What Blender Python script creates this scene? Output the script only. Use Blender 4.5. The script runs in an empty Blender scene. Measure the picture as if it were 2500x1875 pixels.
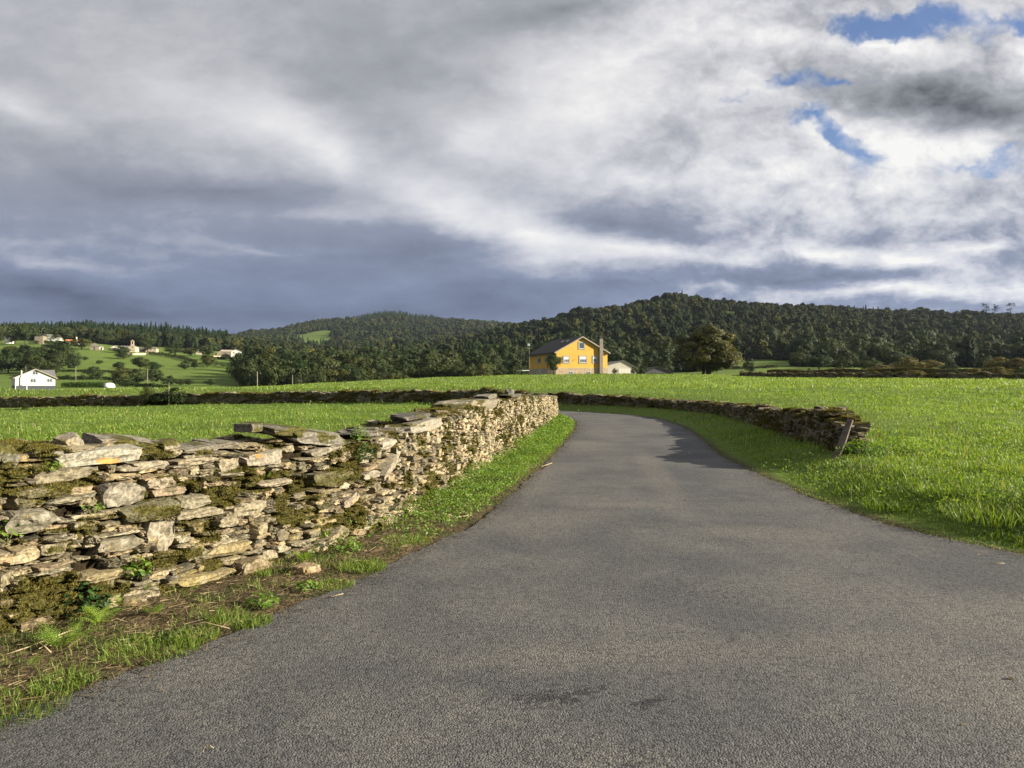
import bpy, bmesh, math, random
import numpy as np
rng = np.random.default_rng(11)
random.seed(5)
PI = math.pi
R = math.radians
SC = bpy.context.scene
COL = SC.collection
F, CX, CY, CAMZ = 1878.0, 1250.0, 937.0, 1.6      # focal length and centre of the photograph in its own pixels, eye height
SUN_AZ, SUN_EL = 97.0, 18.5

def X(px, Y): return (px - CX) / F * Y
def Zp(py, Y): return CAMZ + (CY - py) / F * Y
def ss(t, a, b):
    t = np.clip((np.asarray(t, float) - a) / (b - a), 0, 1)
    return t * t * (3 - 2 * t)

# ---------------------------------------------------------------- noise
def _hash(i, j, s):
    h = (i * 374761393 + j * 668265263 + s * 1442695041) & 0xffffffff
    h = ((h ^ (h >> 13)) * 1274126177) & 0xffffffff
    return ((h ^ (h >> 16)) & 0xffffff) / float(0xffffff)
def vnoise(x, y, s=0):
    x = np.asarray(x, float); y = np.asarray(y, float)
    i = np.floor(x).astype(np.int64); j = np.floor(y).astype(np.int64)
    fx = x - i; fy = y - j
    fx = fx * fx * (3 - 2 * fx); fy = fy * fy * (3 - 2 * fy)
    a = _hash(i, j, s); b = _hash(i + 1, j, s); c = _hash(i, j + 1, s); d = _hash(i + 1, j + 1, s)
    return (a * (1 - fx) + b * fx) * (1 - fy) + (c * (1 - fx) + d * fx) * fy
def fbm(x, y, o=4, s=0):
    t = 0; a = 0.5; n = 0
    for k in range(o):
        t = t + a * vnoise(x, y, s + k * 17); n += a; a *= 0.5; x = x * 2.03 + 3.1; y = y * 2.03 + 1.7
    return t / n

# ---------------------------------------------------------------- objects
def tag(o, label=None, cat=None, group=None, kind=None):
    if label: o['label'] = label
    if cat: o['category'] = cat
    if group: o['group'] = group
    if kind: o['kind'] = kind
    return o
def link(o, parent=None):
    COL.objects.link(o)
    if parent is not None: o.parent = parent
    return o
def empty(name, loc=(0, 0, 0), rz=0.0):
    o = bpy.data.objects.new(name, None)
    o.location = loc; o.rotation_euler = (0, 0, rz); o.empty_display_size = 0.3
    return link(o)
def mesh_np(name, V, Fc, mat=None, parent=None, smooth=False, attrs=None):
    """V (n,3); Fc: a list of (m,k) index arrays"""
    me = bpy.data.meshes.new(name)
    V = np.ascontiguousarray(V, np.float32)
    if isinstance(Fc, np.ndarray): Fc = [Fc]
    Fc = [f for f in Fc if len(f)]
    me.vertices.add(len(V)); me.vertices.foreach_set('co', V.ravel())
    tot = np.concatenate([np.full(len(f), f.shape[1], np.int32) for f in Fc])
    loops = np.concatenate([f.ravel() for f in Fc]).astype(np.int32)
    me.loops.add(len(loops)); me.loops.foreach_set('vertex_index', loops)
    me.polygons.add(len(tot))
    st = np.concatenate([[0], np.cumsum(tot)[:-1]]).astype(np.int32)
    me.polygons.foreach_set('loop_start', st)
    me.polygons.foreach_set('use_smooth', np.full(len(tot), smooth, bool))
    for k, (typ, arr) in (attrs or {}).items():
        a = me.attributes.new(k, typ, 'POINT')
        key = {'FLOAT': 'value', 'FLOAT_COLOR': 'color', 'FLOAT_VECTOR': 'vector', 'INT': 'value'}[typ]
        a.data.foreach_set(key, np.ascontiguousarray(arr, np.int32 if typ == 'INT' else np.float32).ravel())
    me.update(calc_edges=True)
    if mat: me.materials.append(mat)
    o = bpy.data.objects.new(name, me)
    return link(o, parent)

class MB:
    """collects boxes, prisms and tubes, then links them as ONE mesh object"""
    def __init__(s): s.v = []; s.f = []
    def add(s, vs, fs):
        n = len(s.v); s.v += [tuple(map(float, p)) for p in vs]; s.f += [[i + n for i in f] for f in fs]; return s
    def hexa(s, p):
        return s.add(p, [(0, 3, 2, 1), (4, 5, 6, 7), (0, 1, 5, 4), (1, 2, 6, 5), (2, 3, 7, 6), (3, 0, 4, 7)])
    def box(s, x0, x1, y0, y1, z0, z1):
        return s.hexa([(x0, y0, z0), (x1, y0, z0), (x1, y1, z0), (x0, y1, z0), (x0, y0, z1), (x1, y0, z1), (x1, y1, z1), (x0, y1, z1)])
    def prism(s, poly, y0, y1):
        """polygon in (x,z), extruded from y0 to y1"""
        n = len(poly)
        vs = [(x, y0, z) for x, z in poly] + [(x, y1, z) for x, z in poly]
        return s.add(vs, [list(range(n)), list(range(2 * n - 1, n - 1, -1))] + [(i, i + n, (i + 1) % n + n, (i + 1) % n) for i in range(n)])
    def tube(s, pts, rad, n=6, cap=True):
        pts = [np.array(p, float) for p in pts]; rings = []
        for i, p in enumerate(pts):
            t = pts[min(i + 1, len(pts) - 1)] - pts[max(i - 1, 0)]; t /= (np.linalg.norm(t) + 1e-9)
            u = np.cross(t, (0.3, 0.9, 0.31)); u /= np.linalg.norm(u); w = np.cross(t, u)
            r = rad[i] if hasattr(rad, '__len__') else rad
            rings.append([p + r * (math.cos(2 * PI * k / n) * u + math.sin(2 * PI * k / n) * w) for k in range(n)])
        vs = [q for r in rings for q in r]; fs = []
        for i in range(len(pts) - 1):
            for k in range(n):
                a = i * n + k; b = i * n + (k + 1) % n
                fs.append((a, b, b + n, a + n))
        if cap: fs.append(list(range(n))[::-1]); fs.append([len(vs) - n + k for k in range(n)])
        return s.add(vs, fs)
    def build(s, name, mat, parent=None, smooth=False, bevel=0.0):
        me = bpy.data.meshes.new(name); me.from_pydata(s.v, [], s.f); me.update()
        bm = bmesh.new(); bm.from_mesh(me); bmesh.ops.recalc_face_normals(bm, faces=bm.faces)
        if bevel: bmesh.ops.bevel(bm, geom=bm.edges[:], offset=bevel, segments=1, affect='EDGES')
        bm.to_mesh(me); bm.free()
        if smooth:
            for p in me.polygons: p.use_smooth = True
        me.materials.append(mat)
        return link(bpy.data.objects.new(name, me), parent)

# ---------------------------------------------------------------- node helpers
class NT:
    def __init__(s, tree): s.t = tree; s.t.nodes.clear()
    def n(s, typ, ins=None, **kw):
        nd = s.t.nodes.new(typ)
        for k, v in kw.items(): setattr(nd, k, v)
        for k, v in (ins or {}).items(): s.put(nd.inputs[k], v)
        return nd
    def put(s, sock, v):
        if isinstance(v, bpy.types.NodeSocket): s.t.links.new(v, sock)
        elif isinstance(v, bpy.types.Node): s.t.links.new(v.outputs[0], sock)
        else: sock.default_value = v
    def math(s, op, a, b=0.0, c=0.0, clamp=False):
        nd = s.n('ShaderNodeMath', operation=op, use_clamp=clamp)
        s.put(nd.inputs[0], a); s.put(nd.inputs[1], b)
        if op in ('MULTIPLY_ADD', 'SMOOTH_MIN', 'SMOOTH_MAX'): s.put(nd.inputs[2], c)
        return nd.outputs[0]
    def vmath(s, op, a, b=(0, 0, 0), out=0):
        nd = s.n('ShaderNodeVectorMath', operation=op)
        s.put(nd.inputs[0], a)
        if op == 'SCALE': s.put(nd.inputs['Scale'], b)
        else: s.put(nd.inputs[1], b)
        return nd.outputs[out]
    def noise(s, vec, scale, detail=4, rough=0.55, dist=0.0, out=0):
        nd = s.n('ShaderNodeTexNoise', {'Scale': scale, 'Detail': detail, 'Roughness': rough, 'Distortion': dist})
        if vec is not None: s.put(nd.inputs['Vector'], vec)
        return nd.outputs[out]
    def rng(s, v, a, b, c=0.0, d=1.0, smooth=True):
        nd = s.n('ShaderNodeMapRange', {0: v, 1: a, 2: b, 3: c, 4: d}, interpolation_type='SMOOTHSTEP' if smooth else 'LINEAR')
        return nd.outputs[0]
    def mix(s, f, a, b, mode='MIX'):
        nd = s.n('ShaderNodeMix', data_type='RGBA', blend_type=mode)
        s.put(nd.inputs[0], f); s.put(nd.inputs[6], c4(a)); s.put(nd.inputs[7], c4(b))
        return nd.outputs[2]
    def ramp(s, v, stops, interp='LINEAR'):
        nd = s.n('ShaderNodeValToRGB', {0: v}); cr = nd.color_ramp; cr.interpolation = interp
        while len(cr.elements) < len(stops): cr.elements.new(0.5)
        for e, (p, c) in zip(cr.elements, stops): e.position = p; e.color = c4(c)
        return nd.outputs[0]
    def attr(s, name, out=0):
        return s.n('ShaderNodeAttribute', attribute_name=name).outputs[out]
    def bump(s, h, strength=0.5, dist=0.02):
        return s.n('ShaderNodeBump', {'Height': h, 'Strength': strength, 'Distance': dist}).outputs[0]
    def obj(s): return s.n('ShaderNodeTexCoord').outputs['Object']
    def pos(s): return s.n('ShaderNodeNewGeometry').outputs['Position']
def c4(c):
    if isinstance(c, (tuple, list)) and len(c) == 3: return (c[0], c[1], c[2], 1.0)
    return c
MATS = {}
def mat_new(name):
    m = bpy.data.materials.new(name); m.use_nodes = True; MATS[name] = m
    return m, NT(m.node_tree)
def finish(nt, col, rough=0.8, normal=None, spec=0.3, extra=None):
    b = nt.n('ShaderNodeBsdfPrincipled', {'Base Color': c4(col), 'Roughness': rough, 'Specular IOR Level': spec})
    if normal is not None: nt.put(b.inputs['Normal'], normal)
    for k, v in (extra or {}).items(): nt.put(b.inputs[k], v)
    o = nt.n('ShaderNodeOutputMaterial', {'Surface': b.outputs[0]})
    return b, o
def simple(name, col, rough=0.75, var=0.25, scale=1.5, bump=0.0, bscale=20, spec=0.3):
    m, nt = mat_new(name); v = nt.obj()
    n1 = nt.noise(v, scale, 6); n2 = nt.noise(v, scale * 9, 4)
    f = nt.math('MULTIPLY_ADD', n1, 0.7, nt.math('MULTIPLY', n2, 0.3))
    lo = tuple(c * (1 - var) for c in col); hi = tuple(min(1, c * (1 + var)) for c in col)
    c = nt.ramp(f, [(0.3, lo), (0.7, hi)])
    nm = nt.bump(nt.noise(v, bscale, 5), bump, 0.02) if bump else None
    finish(nt, c, rough, nm, spec)
    return m
# ================================================================ the lie of the land
def arc(pts, step=0.1, smooth=9):
    P = np.array(pts, float); d = np.r_[0, np.cumsum(np.linalg.norm(np.diff(P, axis=0), axis=1))]
    s = np.arange(0, d[-1], step); Q = np.c_[np.interp(s, d, P[:, 0]), np.interp(s, d, P[:, 1])]
    if smooth > 1:
        k = np.ones(smooth) / smooth; pad = smooth // 2
        for _ in range(3):
            E = np.r_[2 * Q[0] - Q[pad:0:-1], Q, 2 * Q[-1] - Q[-2:-pad - 2:-1]]
            Q = np.c_[np.convolve(E[:, 0], k, 'valid'), np.convolve(E[:, 1], k, 'valid')]
    return Q
ROAD_L = arc([(-22, -18), (-11, -11), (-6.2, -4), (-4.6, -0.5), (-3.3, 2.1), (-2.44, 3.66), (-1.79, 4.92), (-.99, 6.97), (-.31, 9.3), (.15, 12), (.56, 14.7), (1.35, 20), (2.15, 26.4), (2.72, 32), (2.75, 36.5), (2.0, 40), (-2.5, 44.6), (-10, 50.5), (-22, 56), (-40, 58.5), (-75, 57)], 0.15, 7)
ROAD_R = arc([(32, -7), (20, 1.2), (12, 4.1), (7.2, 5.5), (5.35, 6.35), (4.62, 7.3), (4.27, 8.84), (4.22, 11.5), (4.67, 17.1), (5.6, 23), (6.45, 29), (6.8, 35), (6.3, 39.5), (4.9, 42.7), (3.1, 45.5), (-2, 50), (-9, 55), (-22, 60.3), (-40, 62.6), (-75, 61)], 0.15, 7)
LWALL = arc([(-7.5, -2.4), (-6.1, .2), (-4.5, 2.65), (-3.2, 4.85), (-2.24, 6.55), (-1.46, 8.25), (-1.18, 9.9), (-.70, 13.2), (.05, 18.4), (1.1, 26), (2.05, 34.2), (1.9, 35.8), (1.0, 37.2)], 0.05, 15)
FWALL = arc([(1.0, 37.4), (-3, 41.6), (-10, 47.2), (-16, 50.2), (-22, 51.7), (-28, 52.5), (-34, 53.3), (-46, 55.2), (-66, 58.6)], 0.1, 15)
RWALL = arc([(6.14, 14.35), (6.5, 17), (7.3, 22), (8.15, 28), (8.65, 34), (8.15, 39.4), (6.1, 44.8), (3.5, 48.2), (-1.5, 52.3), (-9, 57), (-22, 62.4)], 0.1, 11)
def pl_dist(x, y, P, step=5):
    """distance to a polyline, and the side (positive to the right of its running direction)"""
    P = P[::step]; best = np.full(x.shape, 1e9); side = np.zeros(x.shape)
    for a, b in zip(P[:-1], P[1:]):
        d = b - a; L2 = d @ d
        t = np.clip(((x - a[0]) * d[0] + (y - a[1]) * d[1]) / L2, 0, 1)
        dx = x - a[0] - t * d[0]; dy = y - a[1] - t * d[1]; q = np.hypot(dx, dy)
        m = q < best
        best = np.where(m, q, best); side = np.where(m, np.sign(dx * d[1] - dy * d[0]), side)
    return best, side
COLS = {
 -500: [(70, -.3), (100, -.5), (160, -.6), (210, -.5), (280, .6), (350, 3.4), ('p', 450, 888), ('p', 600, 838), ('p', 800, 826), ('p', 950, 815), ('p', 1100, 822), ('p', 1500, 850), ('p', 2500, 880), ('p', 5000, 890)],
 0: [(70, -.1), (100, -.3), (160, -.4), (210, -.25), (280, .9), (350, 3.6), ('p', 450, 884), ('p', 600, 836), ('p', 800, 826), ('p', 950, 816), ('p', 1100, 822), ('p', 1500, 850), ('p', 2500, 880), ('p', 5000, 890)],
 200: [(70, .1), (100, 0), (160, -.1), (210, -.1), (280, 1.2), (350, 4.2), ('p', 450, 880), ('p', 540, 851), ('p', 600, 839), ('p', 640, 837), ('p', 800, 826), ('p', 950, 812), ('p', 1100, 820), ('p', 1500, 850), ('p', 2500, 880), ('p', 5000, 890)],
 350: [(70, .25), (100, .3), (130, .1), (210, -.5), (280, 1.0), (350, 4.0), ('p', 450, 890), ('p', 540, 862), ('p', 640, 852), ('p', 800, 832), ('p', 950, 814), ('p', 1100, 822), ('p', 1500, 850), ('p', 2500, 870), ('p', 5000, 885)],
 500: [(70, .4), (100, .6), (125, .65), (160, -.4), (210, -1.6), (280, .2), (350, 4.2), ('p', 450, 893), ('p', 540, 870), ('p', 640, 862), ('p', 800, 845), ('p', 950, 832), ('p', 1100, 838), ('p', 1500, 842), ('p', 2200, 840), ('p', 5000, 880)],
 640: [(70, .5), (100, .9), (130, 1.25), (160, .4), (210, -1.8), (280, -.8), (350, 3.2), ('p', 450, 906), ('p', 600, 882), ('p', 800, 866), ('p', 950, 856), ('p', 1100, 852), ('p', 1500, 840), ('p', 2000, 824), ('p', 2250, 818), ('p', 2600, 830), ('p', 5000, 880)],
 800: [(70, .6), (100, 1.15), (135, 1.85), (160, 1.2), (210, -1), (280, -1.2), (350, 2.5), ('p', 450, 912), ('p', 600, 896), ('p', 950, 872), ('p', 1200, 858), ('p', 1500, 838), ('p', 2000, 799), ('p', 2250, 784), ('p', 2600, 800), ('p', 5000, 870)],
 950: [(70, .68), (100, 1.4), (145, 2.4), (165, 2.0), (210, 0), (280, -.5), (350, 3), ('p', 450, 910), ('p', 600, 892), ('p', 950, 868), ('p', 1200, 854), ('p', 1500, 834), ('p', 2000, 786), ('p', 2250, 768), ('p', 2600, 785), ('p', 5000, 870)],
 1100: [(70, .78), (100, 1.6), (150, 2.95), (175, 2.7), (210, 1.4), (280, .8), (350, 4), ('p', 450, 904), ('p', 600, 882), ('p', 950, 852), ('p', 1200, 845), ('p', 1500, 832), ('p', 2000, 797), ('p', 2250, 786), ('p', 2600, 800), ('p', 5000, 870)],
 1250: [(70, .9), (100, 1.75), (160, 3.4), (185, 3.75), (210, 3.4), (240, 2.6), (280, 2.4), (350, 5), ('p', 450, 896), ('p', 600, 866), ('p', 800, 832), ('p', 930, 812), ('p', 1050, 815), ('p', 1500, 826), ('p', 2000, 803), ('p', 2250, 798), ('p', 2600, 810), ('p', 5000, 870)],
 1450: [(70, 1.1), (100, 1.9), (160, 3.5), (190, 4.1), (210, 4.0), (240, 3.4), (280, 4), (350, 6.5), ('p', 450, 886), ('p', 600, 842), ('p', 800, 792), ('p', 920, 772), ('p', 1050, 782), ('p', 1500, 826), ('p', 2200, 805), ('p', 5000, 870)],
 1650: [(70, 1.4), (100, 2.05), (160, 3.55), (190, 4.1), (210, 4.1), (240, 3.6), (280, 4.5), (350, 7), ('p', 450, 880), ('p', 600, 824), ('p', 800, 760), ('p', 900, 738), ('p', 1000, 742), ('p', 1300, 790), ('p', 2200, 830), ('p', 5000, 870)],
 1900: [(70, 1.47), (100, 2.1), (150, 3.0), (190, 3.9), (210, 4.3), (240, 4.6), (280, 6), (350, 10), ('p', 450, 878), ('p', 600, 835), ('p', 800, 784), ('p', 900, 765), ('p', 1000, 768), ('p', 1300, 800), ('p', 2200, 830), ('p', 5000, 870)],
 2200: [(70, 1.5), (100, 2.15), (130, 2.9), (190, 4.3), (240, 5.0), (280, 6.2), (350, 9.5), ('p', 450, 882), ('p', 600, 845), ('p', 800, 796), ('p', 900, 777), ('p', 1000, 780), ('p', 1300, 810), ('p', 2200, 830), ('p', 5000, 870)],
 2500: [(70, 1.55), (100, 2.2), (130, 2.8), (190, 4.0), (240, 5.0), (280, 6.2), (350, 9), ('p', 450, 884), ('p', 600, 849), ('p', 800, 801), ('p', 900, 787), ('p', 1000, 788), ('p', 1300, 810), ('p', 2200, 830), ('p', 5000, 870)],
 3000: [(70, 1.6), (100, 2.2), (130, 2.7), (190, 3.9), (240, 5.0), (280, 6.2), (350, 9), ('p', 450, 886), ('p', 600, 852), ('p', 800, 810), ('p', 900, 797), ('p', 1000, 800), ('p', 1300, 815), ('p', 2200, 830), ('p', 5000, 870)],
}
_cp = np.array(sorted(COLS), float)
_ly = np.linspace(math.log(70), math.log(5000), 260)
_tab = np.array([np.interp(_ly, [math.log(c[1] if c[0] == 'p' else c[0]) for c in COLS[k]], [Zp(c[2], c[1]) if c[0] == 'p' else c[1] for c in COLS[k]]) for k in sorted(COLS)])
_k = np.ones(7) / 7
_tab = np.array([np.convolve(np.r_[[r[0]] * 3, r, [r[-1]] * 3], _k, 'valid') for r in _tab])
def far_h(x, y):
    r = np.maximum(np.asarray(y, float), 70.0)
    px = np.clip(np.asarray(x, float) / np.maximum(y, 40.0) * F + CX, -500, 3000)
    ci = np.clip(np.searchsorted(_cp, px) - 1, 0, len(_cp) - 2); ct = (px - _cp[ci]) / (_cp[ci + 1] - _cp[ci]); ct = ct * ct * (3 - 2 * ct) * .5 + ct * .5
    yi = (np.log(r) - _ly[0]) / (_ly[1] - _ly[0]); yi = np.clip(yi, 0, len(_ly) - 1.001); j = yi.astype(int); yt = yi - j
    a = _tab[ci, j] * (1 - yt) + _tab[ci, j + 1] * yt; b = _tab[ci + 1, j] * (1 - yt) + _tab[ci + 1, j + 1] * yt
    z = a * (1 - ct) + b * ct
    return z + ss(r, 320, 900) * 7 * (fbm(np.asarray(x) / 90, r / 90, 3, 5) - .5) + ss(r, 1000, 2000) * 16 * (fbm(np.asarray(x) / 240, r / 240, 3, 9) - .5)
def near_h(x, y):
    """returns height, distance outside the road (negative inside), 1 on the right-hand side"""
    dl, sl = pl_dist(x, y, ROAD_L); dr, sr = pl_dist(x, y, ROAD_R)
    inside = (sl > 0) & (sr < 0)
    right = (sr > 0)
    d = np.where(inside, -np.minimum(dl, dr), np.where(right, dr, dl))
    fld = .05 + .0205 * np.maximum(y - 14, 0)
    zr = .30 * ss(dr, .15, 1.9) + fld * ss(dr, 1.2, 8)
    zr = zr - .25 * ss(-y, -8, -2)*ss(dr, 0, 2)
    dw, sw = pl_dist(x, y, LWALL, 6)
    behind = np.where(sw < 0, dw, 0)
    lf = np.clip(.50 + .0193 * x, -.45, .46)
    df, sf = pl_dist(x, y, FWALL, 6)
    zl = .015 * ss(dl, .1, .7) + ss(behind, .3, 1.2) * lf + .12 * ss(-df, -2.6, -.4) * (y > 36)
    zl = np.where(y > 53, zl * ss(-y, -70, -53) , zl)
    z = np.where(inside, -.05, np.where(right, zr, zl))
    verge = (right < .5) & (sw > 0) & (y < 37)
    z = z + np.where((d > .3) & ~verge, (fbm(x * .7, y * .7, 3, 3) - .5) * .10 * ss(d, .3, 1.5) + (fbm(x * .12, y * .12, 2, 8) - .5) * .25 * ss(d, 3, 10), 0) + np.where(verge & (d > 0), (fbm(x * 3, y * 3, 3, 3) - .5) * .05, 0)
    return z, d, right
def height(x, y):
    x = np.atleast_1d(np.asarray(x, float)); y = np.atleast_1d(np.asarray(y, float))
    z = np.zeros(x.shape); f = far_h(x, y)
    m = y < 95
    if m.any():
        zn, d, rt = near_h(x[m], y[m])
        t = ss(y[m], 58, 92)
        z[m] = zn * (1 - t) + f[m] * t
        w = np.abs(x[m]) > 60; zz = z[m]
    z[~m] = f[~m]
    return z
def H1(x, y): return float(height(x, y)[0])
def spot(px, py, y0=20, y1=2600):
    """where the sight line through a pixel meets the ground"""
    Y = np.exp(np.linspace(math.log(y0), math.log(y1), 3000)); xs = X(px, Y); g = height(xs, Y); ray = Zp(py, Y)
    k = np.argmax(g >= ray)
    if g[k] < ray[k]: k = len(Y) - 1
    return float(xs[k]), float(Y[k]), float(g[k])

def axis(c, half, cell, far, grow):
    a = list(np.arange(0, half, cell)); d = cell; p = a[-1]
    while p < far: d *= 1 + grow; p += d; a.append(p)
    return a
ax = axis(0, 11, .16, 4200, .035); gx = np.array([-v for v in ax[:0:-1]] + ax) + 1.5
ay = axis(0, 13, .16, 5200, .032); by = axis(0, 9, .2, 300, .12); gy = np.array([-v for v in by[:0:-1]] + ay) + 9.0
GX, GY = np.meshgrid(gx, gy)
gz = height(GX.ravel(), GY.ravel())
gv = np.c_[GX.ravel(), GY.ravel(), gz]
nx, ny = len(gx), len(gy)
ii = (np.arange(ny - 1)[:, None] * nx + np.arange(nx - 1)[None]).ravel()
gf = np.c_[ii, ii + 1, ii + 1 + nx, ii + nx]
def wood_zone(x, y):
    """1 where woodland grows"""
    x = np.asarray(x, float); y = np.asarray(y, float)
    px = x / np.maximum(y, 1) * F + CX
    w = np.zeros(x.shape)
    edge = 30 * (fbm(x / 60, y / 60, 2, 21) - .5)
    w = np.where((px > 1120) & (y > 335 + edge), 1, w)
    w = np.where((px > 610) & (px <= 1120) & (y > 300 + edge), 1, w)
    w = np.where((px <= 610) & (y > 690 + edge), 1, w)
    w = np.where((px > 1765) & (px < 1945) & (y < 430), 0, w)
    w = np.where((px > 2310) & (px < 2400) & (y > 415) & (y < 500), 0, w)
    w = np.where((px > 2150) & (px < 2190) & (y > 340) & (y < 400), 0, w)
    w = np.where((px > 738) & (px < 800) & (y > 1120) & (y < 1330), 0, w)
    jj = 60 * (fbm(x / 50, y / 50, 3, 77) - .5)
    w = np.where((px + jj > 935) & (px + jj < 1035) & (y + 2 * jj > 1450) & (y + 2 * jj < 1560), 0, w)
    w = np.where((px + jj > 722) & (px + jj < 808) & (y + 3 * jj > 1390) & (y + 3 * jj < 1820), 0, w)
    w = np.where((px > 1000) & (px < 1900) & (y > 380) & (fbm(x / 34, y / 34, 3, 411) > .67), 0, w)
    w = np.where((px > 1080) & (px < 1250) & (y > 800) & (y < 870), 0, w)
    return w
dnear = np.full(len(gv), 50.0); m = (gv[:, 1] < 60) & (np.abs(gv[:, 0]) < 60)
_, dn, rt = near_h(gv[m, 0], gv[m, 1]); dnear[m] = dn
rmask = np.zeros(len(gv)); rmask[m] = rt
soil = np.where(rmask > 0, ss(-dnear, -.30, -.02) * .8, 0)
lw_d = np.full(len(gv), 99.0); lw_s = np.zeros(len(gv)); a_, b_ = pl_dist(gv[m, 0], gv[m, 1], LWALL, 6); lw_d[m] = a_; lw_s[m] = b_
soil = np.where((rmask < .5) & ((lw_s > 0) | (lw_d < .7)) & (dnear < 3) & (gv[:, 1] < 37), 1.0, soil)
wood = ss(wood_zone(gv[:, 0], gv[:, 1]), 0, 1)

m, nt = mat_new('ground_material')
P = nt.pos()
big = nt.noise(P, .035, 4); mid = nt.noise(P, .35, 5); fine = nt.noise(P, 6, 6, .7)
g = nt.mix(nt.rng(big, .35, .65), (.10, .155, .026), (.135, .185, .038))
g = nt.mix(nt.math('MULTIPLY', nt.rng(mid, .45, .75), .55), g, (.165, .195, .05))
g = nt.mix(nt.math('MULTIPLY', nt.rng(fine, .40, .72), .7), g, (.055, .095, .017))
sfine = nt.noise(P, 22, 7, .75)
s = nt.ramp(sfine, [(.3, (.022, .014, .008)), (.52, (.085, .064, .038)), (.68, (.23, .18, .10))])
s = nt.mix(nt.math('MULTIPLY', nt.rng(nt.noise(P, 3.0, 4), .5, .65), .75), s, (.035, .05, .014))
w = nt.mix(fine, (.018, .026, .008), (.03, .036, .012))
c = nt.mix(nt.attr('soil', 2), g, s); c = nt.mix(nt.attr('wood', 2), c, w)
h = nt.math('ADD', nt.math('MULTIPLY', nt.noise(P, 3, 6, .7), .8), nt.math('MULTIPLY', nt.noise(P, 30, 3), .25))
finish(nt, c, .95, nt.bump(h, .9, .12), .1)
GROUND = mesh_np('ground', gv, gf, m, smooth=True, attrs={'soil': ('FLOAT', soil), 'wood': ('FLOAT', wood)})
tag(GROUND, kind='structure')

# ---------------------------------------------------------------- road
def rough_edge(P, amp, seed, out):
    d = np.gradient(P, axis=0); d /= np.linalg.norm(d, axis=1)[:, None]; n = np.c_[d[:, 1], -d[:, 0]] * out
    s = np.arange(len(P)) * .15
    o = (fbm(s * 1.3, s * 0, 4, seed) - .5) * amp + (fbm(s * 7, s * 0 + 4, 3, seed) - .5) * amp * .5
    return P + n * o[:, None]
RL = rough_edge(ROAD_L, .16, 31, -1); RR = rough_edge(ROAD_R, .2, 47, 1)
n = min(len(RL), len(RR))
def resamp(P, k):
    d = np.r_[0, np.cumsum(np.linalg.norm(np.diff(P, axis=0), axis=1))]; s = np.linspace(0, d[-1], k)
    return np.c_[np.interp(s, d, P[:, 0]), np.interp(s, d, P[:, 1])]
bm = bmesh.new()
ring = [bm.verts.new((p[0], p[1], 0)) for p in RL] + [bm.verts.new((p[0], p[1], 0)) for p in RR[::-1]] + [bm.verts.new(p) for p in ((34, -22, 0), (0, -40, 0))]
bm.faces.new(ring)
low = bmesh.ops.extrude_face_region(bm, geom=bm.faces[:])
bmesh.ops.translate(bm, vec=(0, 0, .0), verts=[v for v in low['geom'] if isinstance(v, bmesh.types.BMVert)])
for v in ring: v.co.z = -.09
bmesh.ops.triangulate(bm, faces=bm.faces[:], ngon_method='EAR_CLIP')
bmesh.ops.recalc_face_normals(bm, faces=bm.faces[:])
me = bpy.data.meshes.new('road'); bm.to_mesh(me); bm.free()
m, nt = mat_new('asphalt'); P = nt.pos()
def blob(nt, P, cx, cy, rx, ry, rot=0.0):
    mp = nt.n('ShaderNodeMapping', {'Vector': P, 'Location': (cx, cy, 0), 'Rotation': (0, 0, rot), 'Scale': (rx, ry, 50)}, vector_type='TEXTURE')
    return nt.n('ShaderNodeTexGradient', {'Vector': mp.outputs[0]}, gradient_type='SPHERICAL').outputs[1]
vor = nt.n('ShaderNodeTexVoronoi', {'Vector': P, 'Scale': 105.0, 'Randomness': 1.0}); vc = nt.n('ShaderNodeSeparateColor', {0: vor.outputs['Color']}).outputs[0]
vor2 = nt.n('ShaderNodeTexVoronoi', {'Vector': P, 'Scale': 46.0}); vc2 = nt.n('ShaderNodeSeparateColor', {0: vor2.outputs['Color']}).outputs[1]
patch = nt.noise(P, .55, 5, .6, .3); patch2 = nt.noise(P, 1.7, 5, .6)
base = nt.mix(nt.rng(patch, .36, .64), (.064, .066, .069), (.102, .100, .096))
base = nt.mix(nt.math('MULTIPLY', nt.rng(patch2, .55, .72), .4), base, (.135, .127, .113))
Pw = nt.n('ShaderNodeVectorMath', {0: P, 1: nt.vmath('SCALE', nt.vmath('SUBTRACT', nt.noise(P, 5, 5, .7, out=1), (.5, .5, .5)), .45)}, operation='ADD').outputs[0]
tan = None
for a in ((2.6, 1.7, 6.0, 2.8, 0), (3.4, 4.0, 2.2, 1.2, .2), (.5, 14, .5, 8, -.08), (2.6, 14, .45, 8, -.10), (1.2, 4.6, 2.6, .5, .1), (.3, 9.2, 1.5, 1.1, .2), (2.6, 8.3, 1.5, .7, -.3), (3.6, 5.2, 1.6, 1.0, .4), (1.4, 10.2, 1.4, .35, 0), (1.9, 20, 1.5, 3, .1), (3.0, 26, 1.0, 6, -.1), (2.6, 3.2, 1.2, .5, .2)):
    b_ = blob(nt, Pw, *a); tan = b_ if tan is None else nt.math('MAXIMUM', tan, b_)
base = nt.mix(nt.math('MULTIPLY', nt.rng(tan, .15, .8), .45), base, (.136, .127, .114))
gr = nt.math('MULTIPLY_ADD', vc, .62, nt.math('MULTIPLY', vc2, .38))
c = nt.mix(1.0, base, nt.ramp(gr, [(.08, (.42, .42, .44)), (.42, (.93, .93, .93)), (.85, (1.55, 1.52, 1.44))]), 'MULTIPLY')
tar = None
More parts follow.
